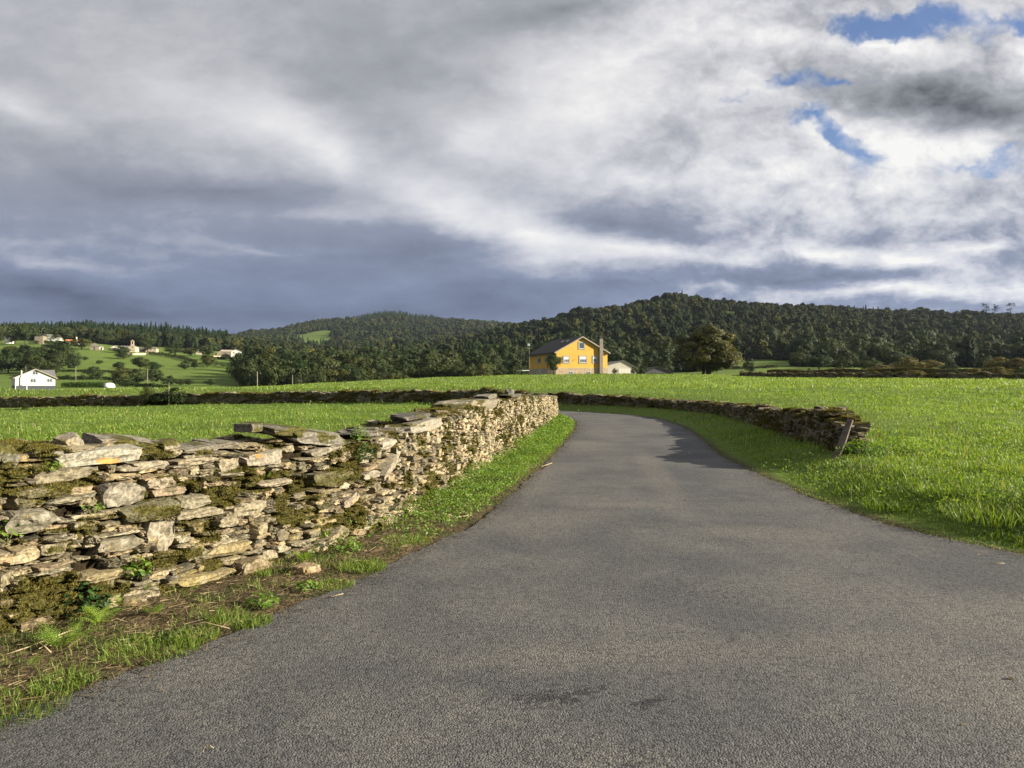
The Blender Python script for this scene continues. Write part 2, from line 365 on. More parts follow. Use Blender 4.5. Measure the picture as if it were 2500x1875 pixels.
for a in ((.19, 3.93, .27, .15, .1), (.03, 3.98, .14, .1, 0), (.36, 4.0, .2, .06, .2), (.69, 3.88, .13, .07, .2), (2.05, 7.85, .5, .22, 0), (.5, 3.35, .5, .25, .3), (2.9, 3.4, .5, .3, .2), (1.5, 5.9, .7, .5, 0), (3.3, 3.0, .3, .14, .4)):
    b_ = nt.math('MULTIPLY', blob(nt, Pw, *a), 1.35 if a[3] < .2 else .42); tar = b_ if tar is None else nt.math('MAXIMUM', tar, b_)
c = nt.mix(nt.math('MULTIPLY', nt.rng(nt.math('MULTIPLY_ADD', nt.math('SUBTRACT', gr, .5), -1.3, tar), .26, .85), .82), c, (.018, .018, .021))
h = nt.math('ADD', nt.math('MULTIPLY', vor.outputs['Distance'], -1.0), nt.math('MULTIPLY', nt.noise(P, 60, 4), .7))
h = nt.math('ADD', h, nt.math('MULTIPLY', nt.noise(P, 2.2, 3), 2.0))
finish(nt, c, .82, nt.bump(h, .8, .008), .35)
me.materials.append(m)
ROAD = link(bpy.data.objects.new('road', me)); tag(ROAD, kind='structure')
# ================================================================ dry stone walls
def grid_box(nx, ny, nz):
    """surface of a unit box as a shared-vertex quad grid"""
    idx = {}; V = []; Fq = []
    def vid(i, j, k):
        if (i, j, k) not in idx: idx[(i, j, k)] = len(V); V.append((i / nx - .5, j / ny - .5, k / nz - .5))
        return idx[(i, j, k)]
    for i in range(nx):
        for k in range(nz):
            Fq.append((vid(i, 0, k), vid(i + 1, 0, k), vid(i + 1, 0, k + 1), vid(i, 0, k + 1)))
            Fq.append((vid(i, ny, k), vid(i, ny, k + 1), vid(i + 1, ny, k + 1), vid(i + 1, ny, k)))
    for j in range(ny):
        for k in range(nz):
            Fq.append((vid(0, j, k), vid(0, j, k + 1), vid(0, j + 1, k + 1), vid(0, j + 1, k)))
            Fq.append((vid(nx, j, k), vid(nx, j + 1, k), vid(nx, j + 1, k + 1), vid(nx, j, k + 1)))
    for i in range(nx):
        for j in range(ny):
            Fq.append((vid(i, j, 0), vid(i, j + 1, 0), vid(i + 1, j + 1, 0), vid(i + 1, j, 0)))
            Fq.append((vid(i, j, nz), vid(i + 1, j, nz), vid(i + 1, j + 1, nz), vid(i, j + 1, nz)))
    return np.array(V), np.array(Fq)
def proto_stones(nx, ny, nz, count, seed, chop=9, rough=.035):
    r = np.random.default_rng(seed); V0, Fq = grid_box(nx, ny, nz); out = []
    for _ in range(count):
        p = V0.copy()
        p[:, 0] *= 1 + .35 * r.uniform(-1, 1) * p[:, 2]                    # lopsided
        p[:, 2] *= 1 + .45 * r.uniform(-1, 1) * p[:, 0]
        p[:, 2] += .10 * r.uniform(-1, 1) * (p[:, 0] * 2) ** 2 * .5
        for k in range(chop):
            n = r.normal(size=3) * (1, .8, 1)
            if k % 2 == 0: n[1] = -abs(n[1]) * .8
            n /= np.linalg.norm(n)
            d = np.abs(n).sum() * .5 * r.uniform(.66, .93)
            q = p @ n; p -= np.maximum(0, q - d)[:, None] * n
        ph = r.uniform(0, 6.28, (3, 4)); fr = r.uniform(3, 9, (3, 4))
        for a in range(3):
            w = sum(np.sin(p[:, 0] * fr[a, 0] + ph[a, 0]) * np.sin(p[:, 2] * fr[a, 1] + ph[a, 1]) * np.sin(p[:, 1] * fr[a, 2] + ph[a, 2]) for _i in (0,))
            p[:, a] += rough * w
        p += r.normal(size=p.shape) * rough * .45
        lay = np.floor((p[:, 2] + .5) * nz * .999) % 2                       # slate layering: every other band set back
        p[:, 1] += .05 * lay * r.uniform(.2, 1) * (p[:, 1] < 0)
        out.append(p)
    return out, Fq
HI = proto_stones(9, 4, 5, 70, 1); MID = proto_stones(5, 3, 4, 60, 2); LO = proto_stones(3, 2, 2, 40, 3, 6, .05)

class Path:
    def __init__(s, P):
        s.P = P; s.d = np.r_[0, np.cumsum(np.linalg.norm(np.diff(P, axis=0), axis=1))]; s.len = s.d[-1]
        t = np.gradient(P, axis=0); s.T = t / np.linalg.norm(t, axis=1)[:, None]
        s.g = height(P[:, 0], P[:, 1])
    def at(s, q):
        x = np.interp(q, s.d, s.P[:, 0]); y = np.interp(q, s.d, s.P[:, 1]); tx = np.interp(q, s.d, s.T[:, 0]); ty = np.interp(q, s.d, s.T[:, 1])
        return x, y, tx, ty, np.interp(q, s.d, s.g)
_TI = [(.36, .30, .20), (.32, .28, .20), (.27, .24, .18), (.40, .345, .24), (.21, .19, .145), (.34, .27, .18), (.30, .24, .17), (.16, .15, .115), (.38, .345, .26), (.25, .22, .155)]
TINTS = [(t[0] * .84, t[1] * .83, t[2] * .78) for t in _TI]
class Stones:
    def __init__(s): s.V = []; s.F = []; s.T = []; s.n = 0
    def put(s, lib, path, q, z, L, t, D, out=0.0, tilt=0.0, yaw=0.0, lean=0.0, tint=None, side=1, pick=None):
        """a stone with its centre at arc length q, height z; its front sits 'out' in front of the wall line"""
        protos, Fq = lib; p = protos[pick if pick is not None else rng.integers(len(protos))] * (L, D, t)
        if rng.random() < .5: p = p * (1, 1, -1); Fq = Fq[:, ::-1]
        if pick is None and rng.random() < .5: p = p * (-1, 1, 1); Fq = Fq[:, ::-1]
        c, n = math.cos(tilt), math.sin(tilt); p = np.c_[p[:, 0] * c - p[:, 2] * n, p[:, 1], p[:, 0] * n + p[:, 2] * c]
        c, n = math.cos(lean), math.sin(lean); p = np.c_[p[:, 0], p[:, 1] * c - p[:, 2] * n, p[:, 1] * n + p[:, 2] * c]
        c, n = math.cos(yaw), math.sin(yaw); p = np.c_[p[:, 0] * c - p[:, 1] * n, p[:, 0] * n + p[:, 1] * c, p[:, 2]]
        x, y, tx, ty, g = path.at(q); nx_, ny_ = ty * side, -tx * side
        o = out - D / 2                                                     # local -y looks outwards
        w = np.c_[x + tx * side * p[:, 0] + nx_ * (o - p[:, 1]), y + ty * side * p[:, 0] + ny_ * (o - p[:, 1]), z + p[:, 2]]
        if tint is None:
            tint = np.array(TINTS[rng.integers(len(TINTS))]) * rng.uniform(.82, 1.18)
        s.V.append(w); s.F.append(Fq + s.n); s.n += len(w); s.T.append(np.tile((*tint, 1.0), (len(w), 1)))
        return w
    def arrays(s): return np.concatenate(s.V), np.concatenate(s.F), np.concatenate(s.T)
def face_normals(V, Fq):
    a, b, c, d = (V[Fq[:, k]] for k in range(4))
    n = np.cross(c - a, d - b); ar = np.linalg.norm(n, axis=1); return n / np.maximum(ar, 1e-9)[:, None], ar * .5, (a + b + c + d) / 4
def pack(occ, q0, zb, cell, draw):
    """fills the free cells of occ[z, s] from the ground up with rectangles; draw(z, s) gives the wanted length and thickness"""
    nzc, ns = occ.shape; out = []; flat = occ.ravel(); pos = 0
    while True:
        k = np.argmin(flat[pos:])
        if flat[pos + k]: break
        pos += k; r, c = divmod(pos, ns)
        L, t = draw(zb + r * cell, q0 + c * cell); L = max(2, int(L / cell)); t = max(2, int(t / cell))
        row = occ[r, c:c + L + 4]; w = np.argmax(row) if row.any() else len(row)
        w = min(w, L) if w > L + 3 else w
        blk = occ[r:r + t, c:c + w]
        free = ~blk.any(axis=1); t2 = len(free) if free.all() else max(1, np.argmin(free))
        occ[r:r + t2, c:c + w] = True
        out.append((q0 + c * cell, q0 + (c + w) * cell, zb + r * cell, zb + (r + t2) * cell))
    return out

m, nt = mat_new('wall_stone'); P = nt.obj()
tint = nt.attr('tint', 0)
fine = nt.noise(P, 38, 6, .7); mid = nt.noise(P, 9, 5, .6); big = nt.noise(P, 2.6, 3)
strat = nt.noise(nt.vmath('MULTIPLY', P, (9, 9, 75)), 1.0, 4, .65)
c = nt.mix(nt.rng(fine, .33, .66), nt.mix(1.0, tint, (.48, .46, .43), 'MULTIPLY'), nt.mix(1.0, tint, (1.25, 1.24, 1.2), 'MULTIPLY'))
c = nt.mix(nt.math('MULTIPLY', nt.rng(strat, .52, .72), .45), c, nt.mix(1.0, tint, (.5, .44, .36), 'MULTIPLY'))
c = nt.mix(nt.math('MULTIPLY', nt.rng(mid, .56, .7), .75), c, (.36, .335, .27))                                   # pale crust of lichen
c = nt.mix(nt.math('MULTIPLY', nt.rng(nt.noise(P, 14, 6, .7, .6), .60, .68), .8), c, (.075, .07, .055))               # dark crust
lowz = nt.rng(nt.n('ShaderNodeSeparateXYZ', {0: nt.pos()}).outputs[2], .15, .6, .045, 0.0)
och = nt.math('MULTIPLY', nt.rng(nt.math('ADD', nt.noise(P, 4.2, 5, .65), lowz), .60, .68), nt.rng(fine, .35, .55))
c = nt.mix(nt.math('MULTIPLY', och, .5), c, (.36, .27, .08))
mo = nt.math('ADD', nt.attr('moss', 2), nt.math('MULTIPLY', nt.math('SUBTRACT', mid, .5), .9), clamp=True)
c = nt.mix(nt.rng(mo, .38, .62), c, nt.mix(nt.rng(fine, .35, .65), (.026, .026, .007), (.095, .085, .018)))
orange = nt.attr('orange', 2)
c = nt.mix(nt.math('MULTIPLY', nt.rng(nt.math('MULTIPLY_ADD', nt.math('SUBTRACT', nt.noise(P, 22, 4), .5), 1.3, orange), .38, .62), .8), c, (.46, .22, .04))
h = nt.math('ADD', nt.math('MULTIPLY', strat, 1.0), nt.math('ADD', nt.math('MULTIPLY', fine, .6), nt.math('MULTIPLY', mid, 1.2)))
finish(nt, c, .88, nt.bump(h, .75, .012), .25)
M_STONE = m
m, nt = mat_new('wall_earth'); P = nt.obj()
finish(nt, nt.ramp(nt.noise(P, 16, 6, .7), [(.35, (.010, .008, .005)), (.65, (.035, .026, .015))]), .95, nt.bump(nt.noise(P, 25, 5), 1.0, .03), .05); M_EARTH = m
def leafmat(name, a, b, c, trans=.35, rough=.6, pscale=2.0, spec=.25, objrand=False, big=None):
    m, nt = mat_new(name); P = nt.pos()
    isl = nt.n('ShaderNodeNewGeometry').outputs['Random Per Island']
    f = nt.math('MULTIPLY_ADD', isl, .55, nt.math('MULTIPLY', nt.noise(P, pscale, 3), .45))
    col = nt.ramp(f, [(.2, a), (.5, b), (.8, c)])
    if big:
        col = nt.mix(1.0, col, nt.ramp(nt.noise(P, big[0], 4, .6), [(.32, (big[1],) * 3), (.68, (big[2], big[2] * .98, big[2] * .9))]), 'MULTIPLY')
    if objrand:
        r = nt.n('ShaderNodeObjectInfo').outputs['Random']
        col = nt.mix(1.0, col, nt.ramp(r, objrand, 'LINEAR'), 'MULTIPLY')
    p = nt.n('ShaderNodeBsdfPrincipled', {'Base Color': col, 'Roughness': rough, 'Specular IOR Level': spec})
    if trans:
        tr = nt.n('ShaderNodeBsdfTranslucent', {'Color': nt.mix(1.0, col, (1.5, 1.45, .55), 'MULTIPLY')})
        s = nt.n('ShaderNodeMixShader', {0: trans, 1: p.outputs[0], 2: tr.outputs[0]}).outputs[0]
    else: s = p.outputs[0]
    nt.n('ShaderNodeOutputMaterial', {'Surface': s}); return m
M_MOSS = leafmat('moss', (.05, .044, .010), (.115, .10, .02), (.20, .165, .035), .2, .9, 5)

def blades(C, U, length, width, lean, r, seg2=True):
    """grass-like blades at C growing along U: (n,3) arrays; returns V, faces"""
    n = len(C); a = r.uniform(0, 2 * PI, n); side = np.c_[np.cos(a), np.sin(a), np.zeros(n)]
    d = np.c_[np.cos(a + PI / 2 + r.normal(0, .6, n)), np.sin(a + PI / 2 + r.normal(0, .6, n)), np.zeros(n)] * (lean * r.uniform(.2, 1.3, n))[:, None]
    hw = side * (width * .5)[:, None]
    if seg2:
        mid = C + (U * .55 + d * .30) * length[:, None]; tip = C + (U * .92 + d) * length[:, None]
        V = np.stack([C - hw * .8, C + hw * .8, mid + hw, mid - hw, tip], 1).reshape(-1, 3); b = np.arange(n)[:, None] * 5
        return V, [b + np.array([0, 1, 2, 3]), b + np.array([3, 2, 4])]
    tip = C + (U * .95 + d * .8) * length[:, None]
    V = np.stack([C - hw, C + hw, tip], 1).reshape(-1, 3); b = np.arange(n)[:, None] * 3
    return V, [b + np.array([0, 1, 2])]

def wall_core(path, top, th, inset, name, parent, zdown=.25, step=4):
    q = np.arange(0, path.len, path.d[1] * step); q = np.r_[q, path.len]
    x, y, tx, ty, g = path.at(q); nxv, nyv = ty, -tx
    hh = np.array([top(a) for a in q])
    V = []; 
    for o in (-inset, -(th - inset)):
        for z in (g - zdown, hh - .05): V.append(np.c_[x + nxv * o, y + nyv * o, z])
    n = len(q); V = np.concatenate(V); i = np.arange(n - 1); Fq = []
    A, B, C, D = 0, n, 2 * n, 3 * n                       # front low, front top, back low, back top
    for a, b in ((A, B), (B, D), (D, C)): Fq.append(np.c_[a + i, a + i + 1, b + i + 1, b + i])
    ends = np.array([[A, B, D, C], [A + n - 1, C + n - 1, D + n - 1, B + n - 1]])
    return mesh_np(name, V, [np.concatenate(Fq), ends], M_EARTH, parent)

# ---------------------------------------------------------------- the long wall on the left of the road
LP = Path(LWALL)
lu = LP.P[:, 0] / np.maximum(LP.P[:, 1], .3); vis = LP.P[:, 1] > 2.0
def lq(px): return float(np.interp((px - CX) / F, lu[vis], LP.d[vis]))
def lz(px, py): q = lq(px); return q, Zp(py, LP.at(q)[1])
_tp = [(-60, 1092), (0, 1098), (40, 1125), (90, 1128), (150, 1114), (200, 1104), (330, 1096), (400, 1113), (460, 1106), (540, 1101), (600, 1100), (640, 1092), (720, 1085), (850, 1086), (880, 1076), (940, 1064), (1000, 1056), (1020, 1040), (1090, 1034), (1100, 1024), (1130, 1004), (1200, 980), (1290, 969), (1374, 968)]
_tq = np.array([lq(a) for a, b in _tp]); _tz = np.array([lz(a, b)[1] for a, b in _tp])
def ltop(q): return float(np.interp(q, _tq, _tz)) + .03 * math.sin(q * 5.1) * math.sin(q * 2.3) - .45 * float(ss(q, LP.len - .25, LP.len + .2))
BATTER = .07
LW = empty('stone_wall', (LP.P[len(LP.P) // 3, 0], LP.P[len(LP.P) // 3, 1], 0)); LW_OFF = np.array(LW.location)
tag(LW, 'long pale mossy dry stone wall curving along the left edge of the road', 'stone wall', None, 'thing')
LWI = np.array([LW.location.x, LW.location.y, 0.0])
S = Stones(); cell = .01; zb = -.12
ns = int(LP.len / cell) + 1; nzc = int(1.75 / cell); occ = np.zeros((nzc, ns), bool)
qs = np.arange(ns) * cell
tops = np.array([ltop(q) for q in qs]); zz = zb + np.arange(nzc) * cell
occ[zz[:, None] > tops[None, :]] = True
TH = .55
# stones one can pick out in the photograph: pixel box (x0, y0, x1, y1), tint, moss, standing out
BIG = [(150, 1088, 339, 1140, (.56, .54, .46), 0, .05), (86, 1140, 226, 1183, (.40, .36, .27), 0, .03), (253, 1174, 348, 1233, (.40, .37, .31), 0, .05), (357, 1163, 423, 1199, (.52, .45, .36), 0, .04), (371, 1183, 461, 1212, (.46, .37, .28), 0, .03), (545, 1106, 601, 1151, (.46, .41, .31), 0, .03), (606, 1097, 708, 1142, (.46, .42, .35), 0, .03),
 (303, 1217, 441, 1278, (.25, .24, .16), 1, .06), (360, 1271, 425, 1344, (.48, .43, .34), 0, .04), (300, 1120, 430, 1152, (.46, .42, .33), 0, .02), (430, 1113, 534, 1136, (.45, .40, .30), 0, .01), (23, 1237, 136, 1299, (.30, .28, .22), 0, .07), (439, 1203, 509, 1240, (.40, .37, .28), 0, .03), (441, 1235, 541, 1269, (.42, .38, .28), 0, .03),
 (568, 1217, 642, 1260, (.47, .42, .31), 0, .03), (403, 1380, 565, 1432, (.44, .38, .23), 0, .06), (497, 1317, 601, 1366, (.45, .38, .22), 0, .04), (190, 1384, 298, 1423, (.42, .36, .22), 0, .04), (434, 1328, 497, 1378, (.28, .27, .19), .3, .03), (567, 1357, 638, 1412, (.38, .31, .20), 0, .09), (34, 1502, 127, 1543, (.34, .27, .18), 0, .07), (77, 1380, 174, 1407, (.42, .39, .29), 0, .04), (244, 1303, 348, 1353, (.33, .30, .23), 0, .03),
 (930, 1119, 973, 1161, (.44, .40, .32), 0, .04), (886, 1148, 927, 1173, (.52, .48, .40), 0, .04), (832, 1207, 873, 1234, (.45, .38, .31), 0, .05), (757, 1296, 840, 1334, (.42, .36, .25), 0, .06), (934, 1071, 963, 1098, (.55, .51, .43), 0, .04), (746, 1146, 857, 1192, (.2, .19, .1), 1, .05), (640, 1165, 715, 1190, (.48, .42, .33), 0, .04), (530, 1255, 580, 1290, (.43, .38, .28), 0, .03), (20, 1183, 175, 1222, (.30, .27, .19), .7, .05), (125, 1208, 248, 1228, (.42, .39, .30), 0, .05), (540, 1150, 596, 1172, (.45, .41, .31), 0, .03)]
HOLES = [(136, 1228, 205, 1268), (188, 1335, 240, 1362), (700, 1095, 790, 1122), (1080, 1062, 1100, 1080)]
def mark(q0, q1, z0, z1):
    a, b = int((q0) / cell), int((q1) / cell) + 1; c, d = int((z0 - zb) / cell), int((z1 - zb) / cell) + 1
    occ[max(0, c):max(0, d), max(0, a):max(0, b)] = True
def pxbox(x0, y0, x1, y1):
    q0, q1 = lq(x0), lq(x1); qm = (q0 + q1) / 2; ym = LP.at(qm)[1]; zc = Zp((y0 + y1) / 2, ym)
    ya, yb = LP.at(q0)[1], LP.at(q1)[1]
    slope = abs((CAMZ - zc) * F * (1 / ya - 1 / yb)); hp = max((y1 - y0) - .8 * slope, .35 * (y1 - y0))
    return q0, q1, zc, hp * ym / F
named = []; MOSSY = []; ORANGE = []
for b in BIG:
    q0, q1, zc, t = pxbox(*b[:4]); t = max(t, .035)
    mark(q0 + .004, q1 - .004, zc - t / 2 + .004, zc + t / 2 - .004)
    named.append((q0, q1, zc, t, b))
    if b[5]: MOSSY.append(((q0 + q1) / 2, zc, (q1 - q0) * .62, max(t, .06) * .9, b[5]))
for b in HOLES:
    q0, q1, zc, t = pxbox(*b); mark(q0, q1, zc - t / 2, zc + t / 2)
def draw_left(z, q):
    y = np.interp(q, LP.d, LP.P[:, 1])
    k = rng.random()
    if k < .66: L = rng.lognormal(-1.72, .45); t = rng.uniform(.02, .045)
    elif k < .92: L = rng.uniform(.08, .22); t = rng.uniform(.035, .075)
    else: L = rng.uniform(.13, .28); t = rng.uniform(.07, .11)
    if y > 11: L *= .82; t *= 1.05
    return min(L, .5), t
rects = pack(occ, 0.0, zb, cell, draw_left)
for (q0, q1, z0, z1) in rects:
    q = (q0 + q1) / 2; z = (z0 + z1) / 2; y = LP.at(q)[1]; L = q1 - q0; t = z1 - z0
    if rng.random() < .035 and z < tops[min(int(q / cell), ns - 1)] - .1: continue
    lib = HI if -2 < y < 8.5 else MID if y < 22 else LO
    gap = .005 if t > .03 else .002
    out = rng.normal(0, .022) + (-.06 if rng.random() < .12 else 0) - BATTER * z + .035
    S.put(lib, LP, q, z, L * 1.05 + .003, t * 1.10 - gap + .003, rng.uniform(.24, .32), out, rng.normal(0, .07) * min(1, .14 / L), rng.normal(0, .12), rng.normal(0, .09), tint=np.array(TINTS[rng.integers(len(TINTS))]) * rng.uniform(.55, 1.3) * (1.0 + .5 * float(ss(y, 9, 15))))
# back face: coarser stones, and rubble along the top
BackP = Path(np.c_[LP.P[:, 0] - LP.T[:, 1] * TH, LP.P[:, 1] + LP.T[:, 0] * TH][::-1])
for row in range(12):
    q = rng.uniform(0, .2); z0 = .0 + row * .105
    while q < BackP.len:
        L = rng.uniform(.16, .42); qf = LP.len - q - L / 2
        if z0 + .1 < ltop(qf) : S.put(LO, BackP, q + L / 2, z0 + .05, L * 1.05, .118, .24, rng.normal(0, .015) - BATTER * z0 * .6 + .03, rng.normal(0, .04), rng.normal(0, .06))
        q += L
q = 0.0
while q < LP.len - .1:                                   # flat rubble laid across the top
    L = rng.uniform(.10, .30); z = ltop(q + L / 2); y = LP.at(q)[1]; lib = HI if y < 8 else MID if y < 20 else LO
    for o in (rng.uniform(-.06, .02), rng.uniform(-.22, -.16), rng.uniform(-.42, -.36)):
        S.put(lib, LP, q + L / 2 + rng.normal(0, .05), z + rng.uniform(-.02, .03), L * rng.uniform(.8, 1.2), rng.uniform(.025, .055), rng.uniform(.16, .27), o - .02 - BATTER * z, rng.normal(0, .07), rng.normal(0, .3), rng.normal(0, .08), tint=np.array(TINTS[rng.integers(10)]) * rng.uniform(.55, .95))
    q += L * .8
def moss_field(V, path, lst, base=0.0, seed=3):
    """0..1 moss at points near a path"""
    q = np.empty(len(V)); Pd = path.P[::4]; dd = path.d[::4]
    for a in range(0, len(V), 20000):
        q[a:a + 20000] = dd[np.argmin(((V[a:a + 20000, None, :2] - Pd[None]) ** 2).sum(-1), 1)]
    z = V[:, 2]
    f = ss(fbm(q * 2.1, z * 4.2, 4, seed), .46, .62) * .9 + base
    f = f + .35 * ss(-z, -.45, -.05) * ss(fbm(q * 3, z * 6, 3, seed + 5), .4, .6)
    for (cq, cz, rq, rz, w) in lst:
        r2 = ((q - cq) / rq) ** 2 + ((z - cz) / rz) ** 2
        f = np.maximum(f, w * ss(-r2, -1.4, -.4) * (.55 + .45 * w * (rq < .2)) )
    br = ss(fbm(q * 9, z * 14, 3, seed + 9), .30, .50)
    return np.clip(f * (.25 + .75 * br), 0, 1)
for (px, py, rx, ry, w) in ((60, 1215, 90, 35, .9), (190, 1300, 110, 60, 1), (120, 1480, 110, 60, .36), (450, 1320, 90, 40, .8), (90, 1430, 80, 30, .36), (880, 1140, 40, 30, .8), (780, 1230, 60, 40, .8), (860, 1240, 60, 30, .9), (990, 1140, 50, 40, .7), (1080, 1080, 50, 40, .7), (1190, 1050, 30, 50, .6), (740, 1120, 60, 30, .7), (500, 1200, 50, 40, .7), (660, 1210, 40, 25, .7), (1010, 1200, 60, 40, .6), (20, 1530, 60, 50, .5)):
    q_, z_ = lz(px, py); y_ = LP.at(q_)[1]; MOSSY.append((q_, z_, rx * y_ / F * 1.5, ry * y_ / F, w))
def tufts(V, Fq, moss, r, dens, size, thr=.35):
    n, ar, c = face_normals(V, Fq); mf = moss[Fq].mean(1)
    k = np.where((mf > thr) & (n[:, 2] > -.55))[0]
    cnt = r.poisson(ar[k] * dens * (mf[k] - thr + .15)); fi = np.repeat(k, cnt)
    if not len(fi): return None
    a, b = r.random((2, len(fi), 1)); Q = V[Fq[fi]]
    C = (Q[:, 0] * (1 - a) + Q[:, 1] * a) * (1 - b) + (Q[:, 3] * (1 - a) + Q[:, 2] * a) * b
    U = n[fi] + r.normal(0, .45, (len(fi), 3)) + (0, 0, .25); U /= np.linalg.norm(U, axis=1)[:, None]
    L = size * r.uniform(.5, 1.5, len(fi)); side = np.cross(U, r.normal(size=U.shape)); side /= np.linalg.norm(side, axis=1)[:, None]
    w = L * .22
    W = np.stack([C - side * w[:, None] - U * .004, C + side * w[:, None] - U * .004, C + U * L[:, None] + side * (w * r.normal(0, 1, len(fi)))[:, None]], 1).reshape(-1, 3)
    return W, np.arange(len(W)).reshape(-1, 3)
def stone_mesh(name, V, Fq, T, parent, moss, orange=None):
    off = np.array(parent.location) if parent else np.zeros(3)
    return mesh_np(name, V - off, Fq, M_STONE, parent, False, {'tint': ('FLOAT_COLOR', T), 'moss': ('FLOAT', moss), 'orange': ('FLOAT', orange if orange is not None else np.zeros(len(V)))})
V, Fq, T = S.arrays(); mo = moss_field(V, LP, MOSSY)
up = np.zeros(len(V)); nrm, ar, cc = face_normals(V, Fq)
stone_mesh('stonework', V, Fq, T, LW, mo)
mv, mf = [], []
nn = 0
def addm(res):
    global nn
    if res is not None: mv.append(res[0]); mf.append(res[1] + nn); nn += len(res[0])
near = cc[:, 1] < 9.5
addm(tufts(V, Fq[near], mo, rng, 26000, .013)); addm(tufts(V, Fq[(cc[:, 1] >= 9.5) & (cc[:, 1] < 22)], mo, rng, 5000, .022))
# single stones as parts of their own
lab = {0: 'pale slab with orange lichen under the top edge', 6: 'square-cut pale block with a round orange lichen spot', 7: 'stone wholly covered in green moss', 11: 'large grey stone beside a dark gap', 15: 'long yellowish base stone', 19: 'layered brown boulder at the foot'}
for k, (q0, q1, zc, t, b) in enumerate(named):
    S1 = Stones(); lib = HI
    tl = rng.normal(0, .03) + (.25 if k in (26, 25) else .35 if k == 23 else 0)
    w = S1.put(lib, LP, (q0 + q1) / 2, zc, (q1 - q0) * 1.05, t * 1.1, .36, b[6] - BATTER * zc + .035, tl, rng.normal(0, .05), rng.normal(0, .05), np.array(b[4]) * (.57, .56, .54))
    V1, F1, T1 = S1.arrays(); m1 = moss_field(V1, LP, MOSSY) * (.95 if b[5] else .45)
    og = np.zeros(len(V1))
    if k == 0:
        cq, cz = lz(264, 1127); dq = np.hypot(V1[:, 0] - LP.at(cq)[0], V1[:, 1] - LP.at(cq)[1]); og = np.exp(-(dq / .10) ** 2 - ((V1[:, 2] - cz) / .035) ** 2)
    if k == 6:
        cq, cz = lz(637, 1109); dq = np.hypot(V1[:, 0] - LP.at(cq)[0], V1[:, 1] - LP.at(cq)[1]); og = np.exp(-(dq / .06) ** 2 - ((V1[:, 2] - cz) / .035) ** 2)
    o = stone_mesh('stone', V1, F1, T1, LW, m1, og)
    if k in lab: o['label'] = lab[k]
    if b[5]: addm(tufts(V1, F1, np.clip(m1, 0, 1), rng, 30000, .014))
# capstones: pixel of the middle, width in pixels, thickness m, depth m, lean, tint, outward, tilt
CAPS = [(640, 1044, 46, .065, .30, 0, (.30, .28, .23), .02, .05), (712, 1050, 130, .07, .50, .10, (.24, .22, .18), .06, -.05), (788, 1066, 150, .10, .55, .12, (.34, .32, .27), .08, -.12), (800, 1098, 80, .06, .4, .05, (.42, .38, .30), .05, .12),
 (1040, 1016, 66, .07, .45, .05, (.14, .13, .12), .0, 0), (1046, 1038, 100, .12, .55, 0, (.50, .46, .38), .06, 0), (926, 1056, 80, .05, .5, .1, (.24, .22, .19), .02, -.06), (1180, 990, 80, .20, .75, .02, (.40, .36, .28), .05, 0), (1270, 965, 56, .06, .5, 0, (.2, .19, .16), .05, 0), (1330, 963, 40, .05, .5, 0, (.3, .28, .23), .04, 0), (1215, 967, 40, .08, .5, 0, (.28, .26, .22), 0, 0), (1262, 958, 10, .14, .3, 0, (.2, .2, .17), 0, 0),
 (520, 1092, 110, .04, .42, .12, (.34, .31, .25), 0, .06), (580, 1085, 90, .045, .4, .1, (.30, .27, .22), -.05, -.08), (450, 1088, 60, .07, .25, 0, (.44, .39, .30), -.1, .1), (330, 1076, 120, .06, .45, .15, (.36, .33, .28), -.12, -.10), (225, 1082, 50, .08, .25, .1, (.48, .43, .34), -.12, .25), (20, 1105, 90, .10, .5, .05, (.30, .29, .22), .04, 0), (410, 1082, 110, .035, .4, .2, (.37, .34, .28), -.14, -.15)]
for k, (px, py, wpx, t, D, lean, tn, out, tl) in enumerate(CAPS):
    q_, z_ = lz(px, py); L = lq(px + wpx / 2) - lq(px - wpx / 2)
    S1 = Stones(); S1.put(HI, LP, q_, z_, L * .82, t * 1.15, D * .62, out - .02 - BATTER * z_ + .03, tl, rng.normal(0, .08), lean, np.array(tn) * .52)
    V1, F1, T1 = S1.arrays(); m1 = moss_field(V1, LP, []) * .8
    stone_mesh('capstone', V1, F1, T1, LW, m1)
mesh_np('moss', np.concatenate(mv) - LWI, np.concatenate(mf), M_MOSS, LW)
core = wall_core(LP, ltop, TH, .12, 'earth_core', LW)
for v in core.data.vertices: v.co.x -= LWI[0]; v.co.y -= LWI[1]

